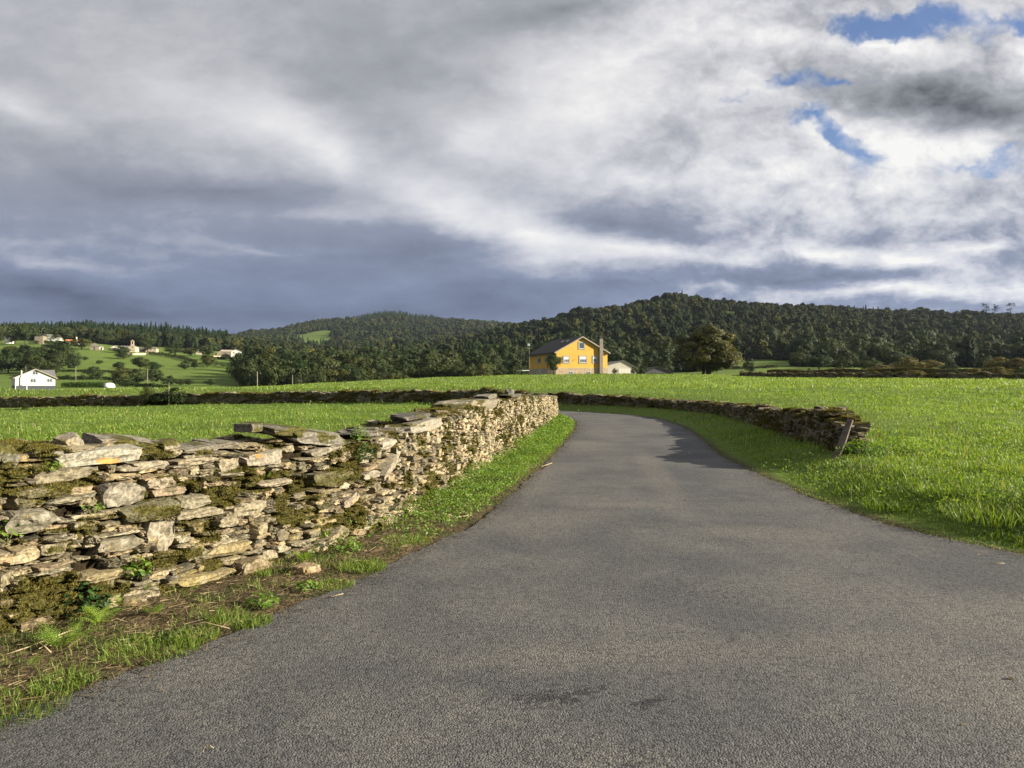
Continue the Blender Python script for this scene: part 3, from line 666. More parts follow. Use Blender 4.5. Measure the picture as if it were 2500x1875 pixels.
# ---------------------------------------------------------------- the other walls
def field_wall(name_label, P, hfun, th, Lr, tr, tint_k, lib, moss_w, seed, cat='stone wall', caps=True, ends=True, tuft=900, tsize=.05, group=None):
    path = Path(P); root = empty('stone_wall', (P[len(P) // 2, 0], P[len(P) // 2, 1], float(path.g[len(P) // 2]))); tag(root, name_label, cat, group, 'thing')
    S = Stones(); top = lambda q: float(np.interp(q, path.d, path.g)) + hfun(q)
    back = Path(np.c_[P[:, 0] - path.T[:, 1] * th, P[:, 1] + path.T[:, 0] * th][::-1])
    for pth, front in ((path, True), (back, False)):
        z = -.15
        hm = max(hfun(a) for a in np.linspace(0, path.len, 60))
        while z < hm:
            t = rng.uniform(*tr); q = rng.uniform(-.1, .1)
            while q < pth.len - .05:
                L = rng.uniform(*Lr) * (1 if front else 1.4); qf = (q + L / 2) if front else path.len - q - L / 2
                h = hfun(min(max(qf, 0), path.len)); g = float(np.interp(q + L / 2, pth.d, path.g if front else path.g[::-1]))
                if z + t < h + .03 and rng.random() > .03:
                    S.put(lib, pth, q + L / 2, g + z + t / 2, L * 1.08, t * 1.15, .26, rng.normal(0, .025) - .05 * z + .02, rng.normal(0, .10), rng.normal(0, .12), rng.normal(0, .08), np.array(TINTS[rng.integers(10)]) * tint_k * rng.uniform(.7, 1.2))
                q += L
            z += t
    S2 = Stones(); q = 0.0
    while q < path.len - .1:
        L = rng.uniform(.2, .55) if q < path.len - .9 else rng.uniform(.14, .24); z = top(min(q + L / 2, path.len))
        for o in (rng.uniform(-.05, .05), rng.uniform(-.32, -.2)):
            S.put(lib, path, q + L / 2, z + rng.uniform(-.03, .05), L * 1.1, rng.uniform(.04, .11), rng.uniform(.22, .36), o - .03, rng.normal(0, .09), rng.normal(0, .16), rng.normal(0, .08), np.array(TINTS[rng.integers(10)]) * tint_k * rng.uniform(.8, 1.3))
        q += L * .85
    V, Fq, T = S.arrays(); mo = moss_field(V, path, [], moss_w, seed)
    stone_mesh('stonework', V, Fq, T, root, mo)
    if tuft:
        res = tufts(V, Fq, mo, rng, tuft, tsize)
        if res is not None: mesh_np('moss', res[0] - np.array(root.location), res[1], M_MOSS, root)
    core = wall_core(path, lambda q: top(q) - .02, th, .12, 'earth_core', root)
    for v in core.data.vertices: v.co.x -= root.location.x; v.co.y -= root.location.y; v.co.z -= root.location.z
    return root, path
_rq = np.array([0, .35, 1.2, 2.4, 3.2, 4.5, 6, 8, 11, 15, 18, 21, 25, 28, 32, 36, 40, 60])
_rh = np.array([.40, .52, .64, .70, .60, .60, .58, .52, .50, .47, .42, .42, .40, .45, .55, .62, .55, .5])
RPW = Path(RWALL)
RW, RP = field_wall('low mossy shaded dry stone wall running along the grassy bank right of the road', RWALL[::-1], lambda q: float(np.interp(RPW.len - q, _rq, _rh)) + .04 * math.sin(q * 4.3) * math.sin(1.7 * q), .5, (.12, .32), (.045, .10), .60, HI, .30, 41, tuft=2500, tsize=.03)
FW, FP = field_wall('dark low dry stone wall crossing the pasture behind the left field', FWALL[::-1], lambda q: .50 + .16 * float(ss(q, 12, 40)) - .06 * float(ss(q, 52, 66)) + .07 * math.sin(q * 1.9) * math.sin(q * .71) + .04 * math.sin(q * 7), .5, (.16, .5), (.06, .13), .62, LO, .30, 61, tuft=500, tsize=.07)
P2 = arc([(170, 78), (92, 92), (66, 99), (52, 113), (46, 132), (45, 152), (50, 168)], .15, 21)
R2, R2P = field_wall('low tumbled stone wall at the far right edge of the meadow', P2[::-1], lambda q: .70 + .16 * math.sin(q * .9) * math.sin(q * .37) + .1 * math.sin(q * 3.1), .6, (.3, .8), (.1, .22), .62, LO, .25, 71, tuft=150, tsize=.12)
P3 = arc([(190, 118), (110, 128), (82, 140), (66, 152), (55, 166)], .2, 21)
R3, R3P = field_wall('upper dark bank wall topped with ivy beyond the low tumbled wall', P3[::-1], lambda q: 1.15 + .1 * math.sin(q * .5), .7, (.4, .9), (.14, .28), .45, LO, .45, 81, tuft=120, tsize=.16)
# ================================================================ grass, verge plants and litter
M_GRASS = leafmat('grass_blade', (.07, .14, .015), (.150, .236, .034), (.26, .32, .08), .42, .5, .9, .4, big=(.45, .68, 1.22))
M_HERB = leafmat('herb_leaf', (.06, .125, .016), (.125, .225, .03), (.22, .31, .055), .42, .5, 3, .35)
M_FERN = leafmat('fern_leaf', (.09, .17, .02), (.17, .27, .035), (.26, .34, .07), .45, .55, 3)
M_DARKLEAF = leafmat('dark_leaf', (.014, .035, .008), (.03, .075, .016), (.06, .12, .03), .25, .4, 4, .5)
M_STRAW = leafmat('straw', (.05, .03, .014), (.20, .14, .07), (.46, .36, .21), .15, .8, 3)
M_STEM = simple('plant_stem', (.12, .14, .04))
_inv = lambda: None
def pol(n, u0, u1, r0, r1):
    r = np.exp(rng.uniform(math.log(r0), math.log(r1), n)); u = rng.uniform(u0, u1, n)
    y = r / np.sqrt(1 + u * u); return u * y, y, r
def wall_clear(x, y, th=.55):
    ok = np.ones(x.shape, bool); near = y < 66
    for P, w in ((LWALL, .58), (FWALL, .5), (RWALL, .5)):
        d, s = pl_dist(x[near], y[near], P, 4)
        inside = ((s < 0) & (d < w)) if P is LWALL else (d < w) & (s > 0 if P is RWALL else s > 0)
        k = np.where(near)[0][inside]; ok[k] = False
    return ok
def grass_obj(name, x, y, r, h, wd, lean, mat=None, near_r=24, label=None):
    z = height(x, y); C = np.c_[x, y, z - .015]; up = np.tile((0., 0, 1), (len(x), 1))
    a = r < near_r; V1, F1 = blades(C[a], up[a], h[a], wd[a], lean[a], rng, True); V2, F2 = blades(C[~a], up[~a], h[~a], wd[~a], lean[~a], rng, False)
    Fq = F1 + [f + len(V1) for f in F2]
    o = mesh_np(name, np.concatenate([V1, V2]), Fq, mat or M_GRASS); tag(o, kind='stuff'); return o
def field_grass(name, n, u0, u1, r0, r1, cond, hk=1.0, wk=1.0):
    x, y, r = pol(n, u0, u1, r0, r1); z, d, rt = near_h(x, y)
    ok = cond(x, y, d, rt) & wall_clear(x, y)
    x, y, r, d = x[ok], y[ok], r[ok], d[ok]
    f = fbm(x * .55, y * .55, 4, 91); f2 = fbm(x * .1, y * .1, 3, 17); f3 = fbm(x * 2.2, y * 2.2, 2, 77)
    keep = rng.random(len(x)) < .25 + 1.1 * f * (.4 + 1.2 * f3)
    x, y, r, d, f, f2, f3 = (a[keep] for a in (x, y, r, d, f, f2, f3))
    h = hk * (.03 + .13 * f * f + .06 * f3 * rng.random(len(x)) + .03 * (f2 - .5)) * (.25 + .75 * ss(d, .05, .9)) * rng.uniform(.6, 1.35, len(x))
    h = h * (1 + .5 * ss(r, 40, 150)) * (1 + .45 * ss(-y, -15, -9) * ss(fbm(x * 1.1, y * 1.1, 2, 301), .4, .6) * ss(d, .1, .6)); tall = rng.random(len(x)) < .012; h[tall] *= 1.7
    w = np.maximum(.0055, .00085 * r) * rng.uniform(.6, 1.4, len(x)) * wk
    return grass_obj(name, x, y, r, h, w, rng.uniform(.35, 1.25, len(x)))
def right_side(x, y, d, rt): return (rt > .5) & (d > .04) & (y > 1)
def left_behind(x, y, d, rt):
    dw, sw = pl_dist(x, y, LWALL, 6); df, sf = pl_dist(x, y, FWALL, 6)
    return (rt < .5) & (d > .5) & (((sw < 0) & (dw > .6)) | (y > 38)) & (y > 3) & (((sf < 0)) | (y > 60))
field_grass('meadow_grass', 330000, .0, 1.05, 4.6, 62, right_side)
field_grass('pasture_grass', 210000, -1.0, .05, 5.5, 62, left_behind)
def far_ok(x, y, d, rt): return (y > 55) & (wood_zone(x, y) < .5)
def far_grass(name, n, u0, u1, r0, r1):
    x, y, r = pol(n, u0, u1, r0, r1); ok = (y > 58); x, y, r = x[ok], y[ok], r[ok]
    dr_, sr_ = pl_dist(x, y, ROAD_R, 5); dl_, sl_ = pl_dist(x, y, ROAD_L, 5); ok = ~((sl_ > 0) & (sr_ < 0)) & (np.minimum(dr_, dl_) > .2); x, y, r = x[ok], y[ok], r[ok]
    f = fbm(x * .3, y * .3, 3, 23); k = rng.random(len(x)) < .2 + f; x, y, r, f = x[k], y[k], r[k], f[k]
    return grass_obj(name, x, y, r, (.10 + .22 * f * f) * rng.uniform(.6, 1.5, len(x)), .0010 * r * rng.uniform(.6, 1.4, len(x)), rng.uniform(.2, .6, len(x)))
far_grass('far_pasture_grass', 190000, -.75, .75, 58, 185)

# ---- the strip between the left wall and the road
qq = rng.uniform(0, LP.len - 1.2, 260000); px_, py_, tx_, ty_, _g = LP.at(qq); t_ = rng.random(len(qq))
off = -.03 + t_ * 2.2
vx, vy = px_ + ty_ * off, py_ - tx_ * off
_, vd, _r = near_h(vx, vy); okv = (vd > .03) & (vy > 1.0)
vx, vy, vd, off = vx[okv], vy[okv], vd[okv], off[okv]
vz = height(vx, vy)
wet = ss(vy, 6.8, 10.3)                                    # lush from about nine metres on
# herbs
k = rng.random(len(vx)) < (.55 * wet * ss(vd, .05, .22) * (.35 + .9 * fbm(vx * 2.5, vy * 2.5, 3, 5)))
hx, hy, hz, hd, ho = vx[k], vy[k], vz[k], vd[k], off[k]
hh = (.04 + .34 * fbm(hx * 2.1, hy * 2.1, 3, 55) ** 1.3) * ss(hd, .0, .3) * (.8 + .4 * ss(-ho, -.5, 0))
zh = hh * rng.random(len(hx)) ** .6
sz = rng.uniform(.018, .045, len(hx)) * np.maximum(1, hy / 16)
def leaf_cards(C, N, size, ratio=.62):
    n = len(C); N = N / np.linalg.norm(N, axis=1)[:, None]; a = rng.normal(size=(n, 3)); t = np.cross(N, a); t /= np.linalg.norm(t, axis=1)[:, None]; b = np.cross(N, t)
    s = size[:, None]
    V = np.stack([C - t * s * .5, C + b * s * ratio * .5 - t * s * .05 + N * s * .08, C + t * s * .55, C - b * s * ratio * .5 - t * s * .05 + N * s * .08], 1).reshape(-1, 3)
    return V, np.arange(4 * n).reshape(-1, 4)
Nn = rng.normal(0, .7, (len(hx), 3)) + (0.15, -.1, .9)
V, Fq = leaf_cards(np.c_[hx, hy, hz + zh], Nn, sz)
tag(mesh_np('verge_weeds', V, Fq, M_HERB), kind='stuff')
# grass of the strip: tufty near the camera, mixed in with the herbs farther on
patch = ss(fbm(vx * 1.5, vy * 1.5, 3, 66), .44, .60)
k = rng.random(len(vx)) < np.where(vy > 9, .20, .36 * patch * ss(vd, .02, .12))
gx_, gy_ = vx[k], vy[k]
n_ = len(gx_)
grass_obj('verge_grass', gx_, gy_, np.full(n_, 8.0), rng.uniform(.02, .085, n_) * (.4 + .6 * ss(vd[k], 0, .3)), np.maximum(.004, .0008 * gy_) * rng.uniform(.6, 1.3, n_), rng.uniform(.4, 1.1, n_), M_GRASS)
# straw and dead stems
k = (rng.random(len(vx)) < np.where(vy < 9.5, .33, .06) * (.35 + .65 * ss(fbm(vx * 2.2, vy * 2.2, 3, 14), .35, .6)))
sx_, sy_ = vx[k], vy[k]; n_ = len(sx_); a = rng.uniform(0, PI, n_); a = np.where(rng.random(n_) < .5, rng.normal(.9, .5, n_), a)
Ls = np.minimum(rng.lognormal(-2.9, .5, n_), .15); ws = rng.uniform(.001, .0026, n_); zb_ = vz[k] + rng.uniform(.0, .03, n_)
e = np.c_[np.cos(a), np.sin(a), rng.normal(0, .16, n_)] * Ls[:, None] * .5; sd = np.c_[-np.sin(a), np.cos(a), rng.normal(0, .5, n_)] * ws[:, None]
C = np.c_[sx_, sy_, zb_ + np.abs(e[:, 2])]
V = np.stack([C - e - sd, C - e + sd, C + e + sd * .4, C + e - sd * .4], 1).reshape(-1, 3)
tag(mesh_np('dry_straw', V, np.arange(4 * n_).reshape(-1, 4), M_STRAW), kind='stuff')
# crumbs of soil and dead stems along both edges of the road
PRr = Path(ROAD_R); PRl = Path(ROAD_L); xs_, ys_ = [], []
for pth, sg, n_ in ((PRr, 1, 9000), (PRl, -1, 11000)):
    y_of = pth.P[:, 1]; q_lo = np.interp(1.2, y_of[:len(y_of) // 2], pth.d[:len(y_of) // 2]); q = rng.uniform(q_lo, q_lo + 48, n_); x, y, tx, ty, _ = pth.at(q); o = sg * rng.normal(.02, .09, n_) + rng.choice([0, 0, 0, -sg * .12], n_); xs_.append(x + ty * o); ys_.append(y - tx * o)
x, y = np.concatenate(xs_), np.concatenate(ys_); q = x
a = rng.uniform(0, PI, len(q)); Ls = rng.lognormal(-3.2, .5, len(q)); e = np.c_[np.cos(a), np.sin(a), rng.normal(0, .2, len(q))] * Ls[:, None] * .5; sd = np.c_[-np.sin(a), np.cos(a), np.zeros(len(q))] * rng.uniform(.002, .006, len(q))[:, None]
C = np.c_[x, y, np.maximum(height(x, y), 0) + .008 + np.abs(e[:, 2])]
V = np.stack([C - e - sd, C - e + sd, C + e + sd * .4, C + e - sd * .4], 1).reshape(-1, 3)
M_DEBRIS = leafmat('edge_debris', (.025, .014, .008), (.08, .06, .036), (.22, .165, .095), 0, .9, 3)
tag(mesh_np('edge_debris', V, np.arange(4 * len(q)).reshape(-1, 4), M_DEBRIS), kind='stuff')

# ---------------------------------------------------------------- single plants
def frond_mesh(L, W, r, droop=.5, pairs=15):
    V = []; Fc = []
    def pt(t): return np.array([0, t * L * (1 - .12 * droop * t), L * (.55 * t - (.35 + .35 * droop) * t * t)])
    for i in range(pairs):
        t = .12 + .86 * i / pairs; p = pt(t); l = W * math.sin(PI * min(1, (t * .78 + .16))) * (1.05 - t * .65)
        for sg in (-1, 1):
            d = np.array([sg, .45, -.12 + r.normal(0, .08)]); d /= np.linalg.norm(d); sd = np.array([-sg * .35, .9, .15]); m_ = max(3, int(6 * (1 - t * .5)))
            for k in range(m_):                            # leaflets of the pinna
                f = (k + .4) / m_; c = p + d * l * f; w = .30 * l * (1 - f * .75) ; n = len(V)
                V += [c - d * l * .07, c + sd * w * .5 + d * l * .05, c + d * l * .16, c - sd * w * .5 + d * l * .05]; Fc.append([n, n + 1, n + 2, n + 3])
    n = len(V); st = [pt(t) for t in np.linspace(0, 1, 7)]
    for a, b in zip(st[:-1], st[1:]):
        n = len(V); V += [a - (.004, 0, 0), a + (.004, 0, 0), b + (.003, 0, 0), b - (.003, 0, 0)]; Fc.append([n, n + 1, n + 2, n + 3])
    return np.array(V), np.array(Fc)
FRONDS = []
for k in range(5):
    v_, f_ = frond_mesh(1.0, .27, rng, .3 + .25 * k, 17); FRONDS.append((v_, f_))
def fern(x, y, z, size, nf, label, group=None, out=None, dark=False):
    root = empty('fern', (x, y, z)); tag(root, label, 'fern', group); root['kind'] = 'thing'
    for i in range(nf):
        v_, f_ = FRONDS[rng.integers(5)]; o = mesh_np('frond', v_, f_, M_DARKLEAF if dark else M_FERN, root)
        s = size * rng.uniform(.7, 1.15); o.scale = (s, s, s)
        az = (2 * PI * i / nf + rng.normal(0, .3)) if out is None else out + rng.normal(0, .7)
        o.rotation_euler = (rng.uniform(.25, .95), rng.normal(0, .15), az)
    return root
def vspot(px, py):
    """ground point of the near verge under a pixel"""
    Y = np.linspace(2.5, 40, 6000); xs = X(px, Y); g = height(xs, Y); k = np.argmax(g >= Zp(py, Y)); return float(xs[k]), float(Y[k]), float(g[k])
def wspot(px, py, out=.04):
    q, z = lz(px, py); x, y, tx, ty, g = LP.at(q); return float(x + ty * (out - BATTER * z)), float(y - tx * (out - BATTER * z)), float(z)
for px, py, s, nf, lb in ((155, 1580, .30, 7, 'large bright fern spreading at the foot of the left wall above the grass'), (242, 1528, .27, 6, 'bright drooping fern just above the largest fern, touching the wall foot'), (76, 1625, .15, 3, 'small yellow-green fern sprig standing alone low on the bare soil'), (300, 1480, .20, 4, 'thin pale fern lying against the lowest wall stones'), (375, 1500, .18, 5, 'low ragged yellow-green fern on the dry straw under the long base stone'), (432, 1440, .11, 3, 'tiny fern sprig growing under the long yellowish base stone'), (745, 1372, .24, 6, 'dull green fern beside the fallen tan stone by the wall'), (690, 1345, .20, 4, 'bluish green fern growing from the wall foot beneath dark leaves'), (835, 1290, .22, 4, 'tall pale yellow fern tuft against the lower wall near the lush weeds')):
    x, y, z = vspot(px, py); fern(x, y, z, s, nf, lb, 'ferns along the wall foot')
for px, py, s, nf, lb in ((658, 1165, .07, 6, 'small bluish fern growing out of the wall face below the orange-spotted block'), (335, 1412, .12, 5, 'leafy fern hanging from the wall joint above the base stones'), (350, 1440, .13, 4, 'fern with yellow fronds drooping from the lower wall'), (880, 1075, .10, 6, 'fern tuft near the wall top beside the ivy clump'), (520, 1080, .12, 3, 'pale fern tip showing above the wall top')):
    x, y, z = wspot(px, py); fern(x, y, z, s, nf, lb, 'ferns in the wall', out=-PI / 2 - .6)
def weed(name, x, y, z, rad, h, n, size, label, cat, mat=None, stems=6, group=None, ratio=.62):
    root = empty(name, (x, y, z)); tag(root, label, cat, group); root['kind'] = 'thing'
    a = rng.uniform(0, 2 * PI, n); rr = rad * np.sqrt(rng.random(n)); zz_ = h * rng.random(n) ** .7 * (1 - .6 * (rr / rad) ** 2)
    C = np.c_[rr * np.cos(a), rr * np.sin(a), zz_ + .01]; N = np.c_[np.cos(a) * .5, np.sin(a) * .5, np.ones(n)] + rng.normal(0, .4, (n, 3))
    V, Fq = leaf_cards(C, N, size * rng.uniform(.6, 1.3, n), ratio); mesh_np('leaves', V, Fq, mat or M_HERB, root)
    b = MB()
    for i in range(stems):
        k = rng.integers(n); b.tube([(C[k, 0] * .1, C[k, 1] * .1, -.01), (C[k, 0] * .5, C[k, 1] * .5, C[k, 2] * .6), tuple(C[k])], [.004, .003, .002], 4)
    b.build('stem', M_STEM, root); return root
for px, py, rad, h, n, sz_, lb, mt in ((640, 1482, .12, .10, 70, .05, 'round-leaved green weed low on the bare soil between wall and road', M_HERB), (842, 1348, .16, .18, 160, .04, 'leafy pale green weed bush at the wall foot before the lush strip', M_HERB), (705, 1325, .16, .30, 130, .05, 'dark-leaved bramble sprig rising against the wall foot', M_DARKLEAF), (770, 1335, .16, .26, 110, .045, 'upright green nettle clump between the bramble sprig and the pale weed bush', M_HERB), (195, 1500, .20, .22, 150, .05, 'dark rounded leaves creeping up the wall base above the ferns', M_DARKLEAF), (745, 1440, .12, .06, 80, .035, 'flat rosette weed near the road edge by the tan stone', M_HERB)):
    x, y, z = vspot(px, py); weed('weed', x, y, z, rad, h, n, sz_, lb, 'weed', mt)
for px, py, rad, h, n, sz_, lb, nm, cat, mt in ((884, 1105, .12, .22, 260, .030, 'dark green ivy clump hanging on the wall face near the top', 'ivy', 'ivy', M_DARKLEAF), (880, 1060, .10, .16, 120, .03, 'light green creeper sprouting above the ivy clump on the wall top', 'ivy', 'ivy', M_HERB), (325, 1385, .10, .16, 70, .045, 'broad green leaves sprouting from the wall above the hanging fern', 'weed', 'weed', M_HERB), (15, 1300, .10, .12, 40, .04, 'pale round pennywort leaves in the wall joint by the mossy boulder', 'pennywort', 'weed', M_HERB), (225, 1240, .08, .06, 30, .035, 'pennywort leaves growing in the dark gap of the wall', 'pennywort', 'weed', M_HERB), (130, 1140, .07, .05, 40, .03, 'small green rosettes on the wall top under the white slab', 'pennywort', 'weed', M_HERB)):
    x, y, z = wspot(px, py, .06); weed(nm, x, y, z - h * .4, rad, h, n, sz_, lb, cat, mt, 3)
def grass_tuft(x, y, z, rad, h, n, label, mat=None, name='grass_tuft', group='grass tufts beside the road', w=.006):
    a = rng.uniform(0, 2 * PI, n); rr = rad * np.sqrt(rng.random(n)); C = np.c_[rr * np.cos(a), rr * np.sin(a), np.zeros(n) - .01]
    U = np.c_[np.cos(a) * .35 * rr / rad, np.sin(a) * .35 * rr / rad, np.ones(n)]
    V, Fq = blades(C, U, h * rng.uniform(.5, 1.2, n), np.full(n, w), rng.uniform(.3, 1.0, n), rng, True)
    o = mesh_np(name, V, Fq, mat or M_GRASS); o.location = (x, y, z); tag(o, label, 'grass tuft', group, 'thing'); return o
for px, py, rad, h, n, lb in ((550, 1520, .12, .16, 130, 'dark spiky grass tuft by the road edge right of the straw'), (610, 1520, .14, .08, 260, 'low bright grass cushion at the road edge beside the spiky tuft'), (370, 1590, .28, .10, 700, 'wide green grass mat on the soil at the road edge below the base stone'), (480, 1555, .14, .08, 260, 'small grass patch between the wide mat and the spiky tuft'), (158, 1668, .16, .10, 320, 'grass tuft among straw near the lower left road edge'), (30, 1735, .25, .11, 420, 'yellowing grass clump in the bottom left corner by the road'), (885, 1388, .20, .11, 480, 'bright grass hummock at the road edge below the pale weed bush'), (815, 1430, .16, .08, 260, 'thin grass patch at the road edge left of the bright hummock'), (990, 1322, .26, .09, 480, 'grass patch on the verge where the lush weeds begin'), (640, 1405, .07, .10, 60, 'thin grass sprout at the foot of the layered boulder')):
    x, y, z = vspot(px, py); grass_tuft(x, y, z, rad, h * .72, int(n * 1.25), lb, w=.0045)
for px, py, rad, h, n, lb in ((2385, 1030, .5, .28, 260, 'dark grass hummock far out in the right meadow'), (2240, 1055, .5, .24, 260, 'dark grass hummock in the meadow right of the shaded wall end'), (2460, 1150, .45, .32, 330, 'tall dark grass hummock at the right edge of the meadow'), (2320, 1205, .4, .3, 330, 'long grass hummock on the bank above the road'), (2420, 1270, .45, .38, 420, 'tallest grass hummock on the bank near the road corner'), (2180, 1240, .35, .26, 300, 'grass hummock on the bank below the shaded wall end')):
    x, y, z = spot(px, py, 4, 60); grass_tuft(x, y, z, rad, h * .52, int(n * 1.3), lb, group='grass hummocks in the right meadow', w=.008)
x, y, z = spot(2110, 1112, 8, 40); weed('weed', x, y, z, .5, .30, 520, .06, 'leafy dark dock clump in front of the shaded wall end', 'weed', M_HERB, 12)
x, y, z = spot(2200, 1105, 8, 40); weed('weed', x, y, z, .6, .30, 420, .06, 'sunlit leafy weeds spreading right of the shaded wall end', 'weed', M_HERB, 8)
# loose things on the ground
def loose(px, py, L, t, D, tint, label, name='loose_stone', cat='stone', yaw=0.0, fn=vspot):
    x, y, z = fn(px, py); protos, Fs = HI; p = protos[rng.integers(len(protos))] * (L, D, t); c, n = math.cos(yaw), math.sin(yaw)
    p = np.c_[p[:, 0] * c - p[:, 1] * n, p[:, 0] * n + p[:, 1] * c, p[:, 2]]
    o = mesh_np(name, p, Fs, M_STONE, None, False, {'tint': ('FLOAT_COLOR', np.tile((*tint, 1.), (len(p), 1))), 'moss': ('FLOAT', np.zeros(len(p))), 'orange': ('FLOAT', np.zeros(len(p)))})
    o.location = (x, y, max(z, 0) + t * .35); tag(o, label, cat, None, 'thing')
loose(745, 1396, .20, .07, .16, (.34, .25, .16), 'fallen tan stone lying on the soil beside the fern', yaw=-.5)
loose(330, 1475, .15, .07, .14, (.22, .18, .12), 'half-buried brown stone between two ferns at the wall foot', yaw=.5)
loose(1096, 1262, .05, .04, .05, (.50, .36, .32), 'small pinkish stone at the edge of the lush weeds', yaw=.5)
M_TWIG = simple('twig_wood', (.42, .33, .20), .8, .3, 8)
def twig(pts, rad, label):
    P_ = [vspot(*p) for p in pts]; b = MB(); b.tube([(p[0], p[1], max(p[2], 0) + rad + .012 + (.02 if 0 < i < len(P_) - 1 else 0)) for i, p in enumerate(P_)], rad, 5)
    o = b.build('twig', M_TWIG, None, True); tag(o, label, 'twig', 'fallen twigs', 'thing')
twig([(0, 1610), (60, 1598), (130, 1570), (175, 1545)], .0045, 'longest pale twig lying below the wall at the left edge')
twig([(75, 1560), (110, 1595), (125, 1600)], .004, 'short forked twig crossing the long pale twig')
twig([(95, 1590), (150, 1560)], .003, 'thin twig beside the large bright fern')
twig([(430, 1540), (500, 1532), (560, 1540)], .003, 'dry stalk lying near the spiky grass tuft')
twig([(1090, 1268), (1150, 1262)], .004, 'bleached stalk lying on the road edge by the lush weeds')
twig([(1322, 1143), (1348, 1138)], .006, 'pale stick on the road edge far along the lush weeds')
twig([(808, 1478), (838, 1470)], .0025, 'thin straw lying on the asphalt beside the verge')
twig([(495, 1873), (505, 1862), (522, 1862)], .002, 'curled dry stem on the asphalt at the bottom of the photo')
twig([(2420, 1392), (2452, 1393)], .003, 'pale stick at the right edge of the road')
# leaning post at the end of the right wall
b = MB(); p0 = np.array((X(2034, 13.95), 13.95, .14)); p1 = np.array((X(2076, 14.45), 14.45, .93)); d = (p1 - p0) / np.linalg.norm(p1 - p0); s_ = np.array((.8, -.55, 0)); s_ -= d * (s_ @ d); s_ /= np.linalg.norm(s_); n_ = np.cross(d, s_)
def ringp(p, w, t): return [p - s_ * w - n_ * t, p + s_ * w - n_ * t, p + s_ * w + n_ * t, p - s_ * w + n_ * t]
rings = [ringp(p0, .055, .03), ringp(p0 + (p1 - p0) * .5 + s_ * .01, .06, .034), ringp(p1, .05, .028)]
for a_, c_ in zip(rings[:-1], rings[1:]): b.add(a_ + c_, [(0, 1, 5, 4), (1, 2, 6, 5), (2, 3, 7, 6), (3, 0, 4, 7)])
b.add(rings[0], [(3, 2, 1, 0)]); b.add(rings[-1], [(0, 1, 2, 3)])
o = b.build('leaning_post', simple('weathered_post', (.11, .09, .07), .85, .35, 9, .5, 60)); tag(o, 'grey weathered flat post leaning against the end of the shaded wall', 'post', None, 'thing')
b = MB(); x, y, z = X(133, 11.5), 11.5, 0; z = H1(x, y); b.tube([(x, y, z - .1), (x, y, Zp(1082, 11.5) )], .022, 6)
o = b.build('field_post', simple('rusty_stake', (.10, .06, .04)), None); tag(o, 'thin rusty stake standing in the grass behind the left wall', 'post', None, 'thing')

# litter scattered over the road
n_ = 420; q = rng.uniform(30, 78, n_); x, y, tx, ty, _ = PRr.at(q); o = -rng.uniform(.1, 4.6, n_); x, y = x + ty * o, y - tx * o; a = rng.uniform(0, PI, n_); Ls = rng.lognormal(-4.0, .5, n_)
e = np.c_[np.cos(a), np.sin(a), rng.normal(0, .15, n_)] * Ls[:, None] * .5; sd = np.c_[-np.sin(a), np.cos(a), rng.normal(0, .4, n_)] * (Ls * rng.uniform(.12, .4, n_))[:, None]
C = np.c_[x, y, np.full(n_, .006) + np.abs(e[:, 2])]; ok = (np.abs(y) < 45) & (y > 1.5); C, e, sd = C[ok], e[ok], sd[ok]; n_ = len(C)
V = np.stack([C - e - sd, C - e + sd, C + e + sd * .4, C + e - sd * .4], 1).reshape(-1, 3); tag(mesh_np('road_litter', V, np.arange(4 * n_).reshape(-1, 4), M_STRAW), kind='stuff')

# weeds and dry stalks among the meadow grass
x, y, r = pol(52000, .0, 1.05, 5, 60); _, d, rt = near_h(x, y); cl_ = fbm(x * .9, y * .9, 3, 201); ok = (rt > .5) & (d > .15) & (y > 1) & (cl_ > .53) & wall_clear(x, y); x, y, r = x[ok], y[ok], r[ok]
x2, y2, r2 = pol(26000, -1, .05, 6, 60); _, d2, rt2 = near_h(x2, y2); ok = left_behind(x2, y2, d2, rt2) & (fbm(x2 * .9, y2 * .9, 3, 201) > .55) & wall_clear(x2, y2); x = np.r_[x, x2[ok]]; y = np.r_[y, y2[ok]]; r = np.r_[r, r2[ok]]; n_ = len(x)
C = np.c_[x, y, height(x, y) + rng.uniform(.03, .20, n_)]; V, Fq = leaf_cards(C, rng.normal(0, .6, (n_, 3)) + (0, 0, .8), np.maximum(.03, .0022 * r) * rng.uniform(.6, 1.5, n_), .6)
tag(mesh_np('meadow_weeds', V, Fq, M_HERB), kind='stuff')
x, y, r = pol(2600, -1.0, 1.05, 5.5, 110); ok = wall_clear(x, y); x, y, r = x[ok], y[ok], r[ok]; _, d, rt = near_h(x, y); ok = (d > .3) & ((rt > .5) | left_behind(x, y, d, rt)) & (fbm(x * .25, y * .25, 3, 88) > .45); x, y, r = x[ok], y[ok], r[ok]; n_ = len(x)
grass_obj('dry_stalks', x, y, r, rng.uniform(.12, .34, n_), np.maximum(.004, .0006 * r), rng.uniform(.1, .6, n_), leafmat('dry_stalk', (.14, .13, .05), (.30, .26, .12), (.45, .40, .22), .3))
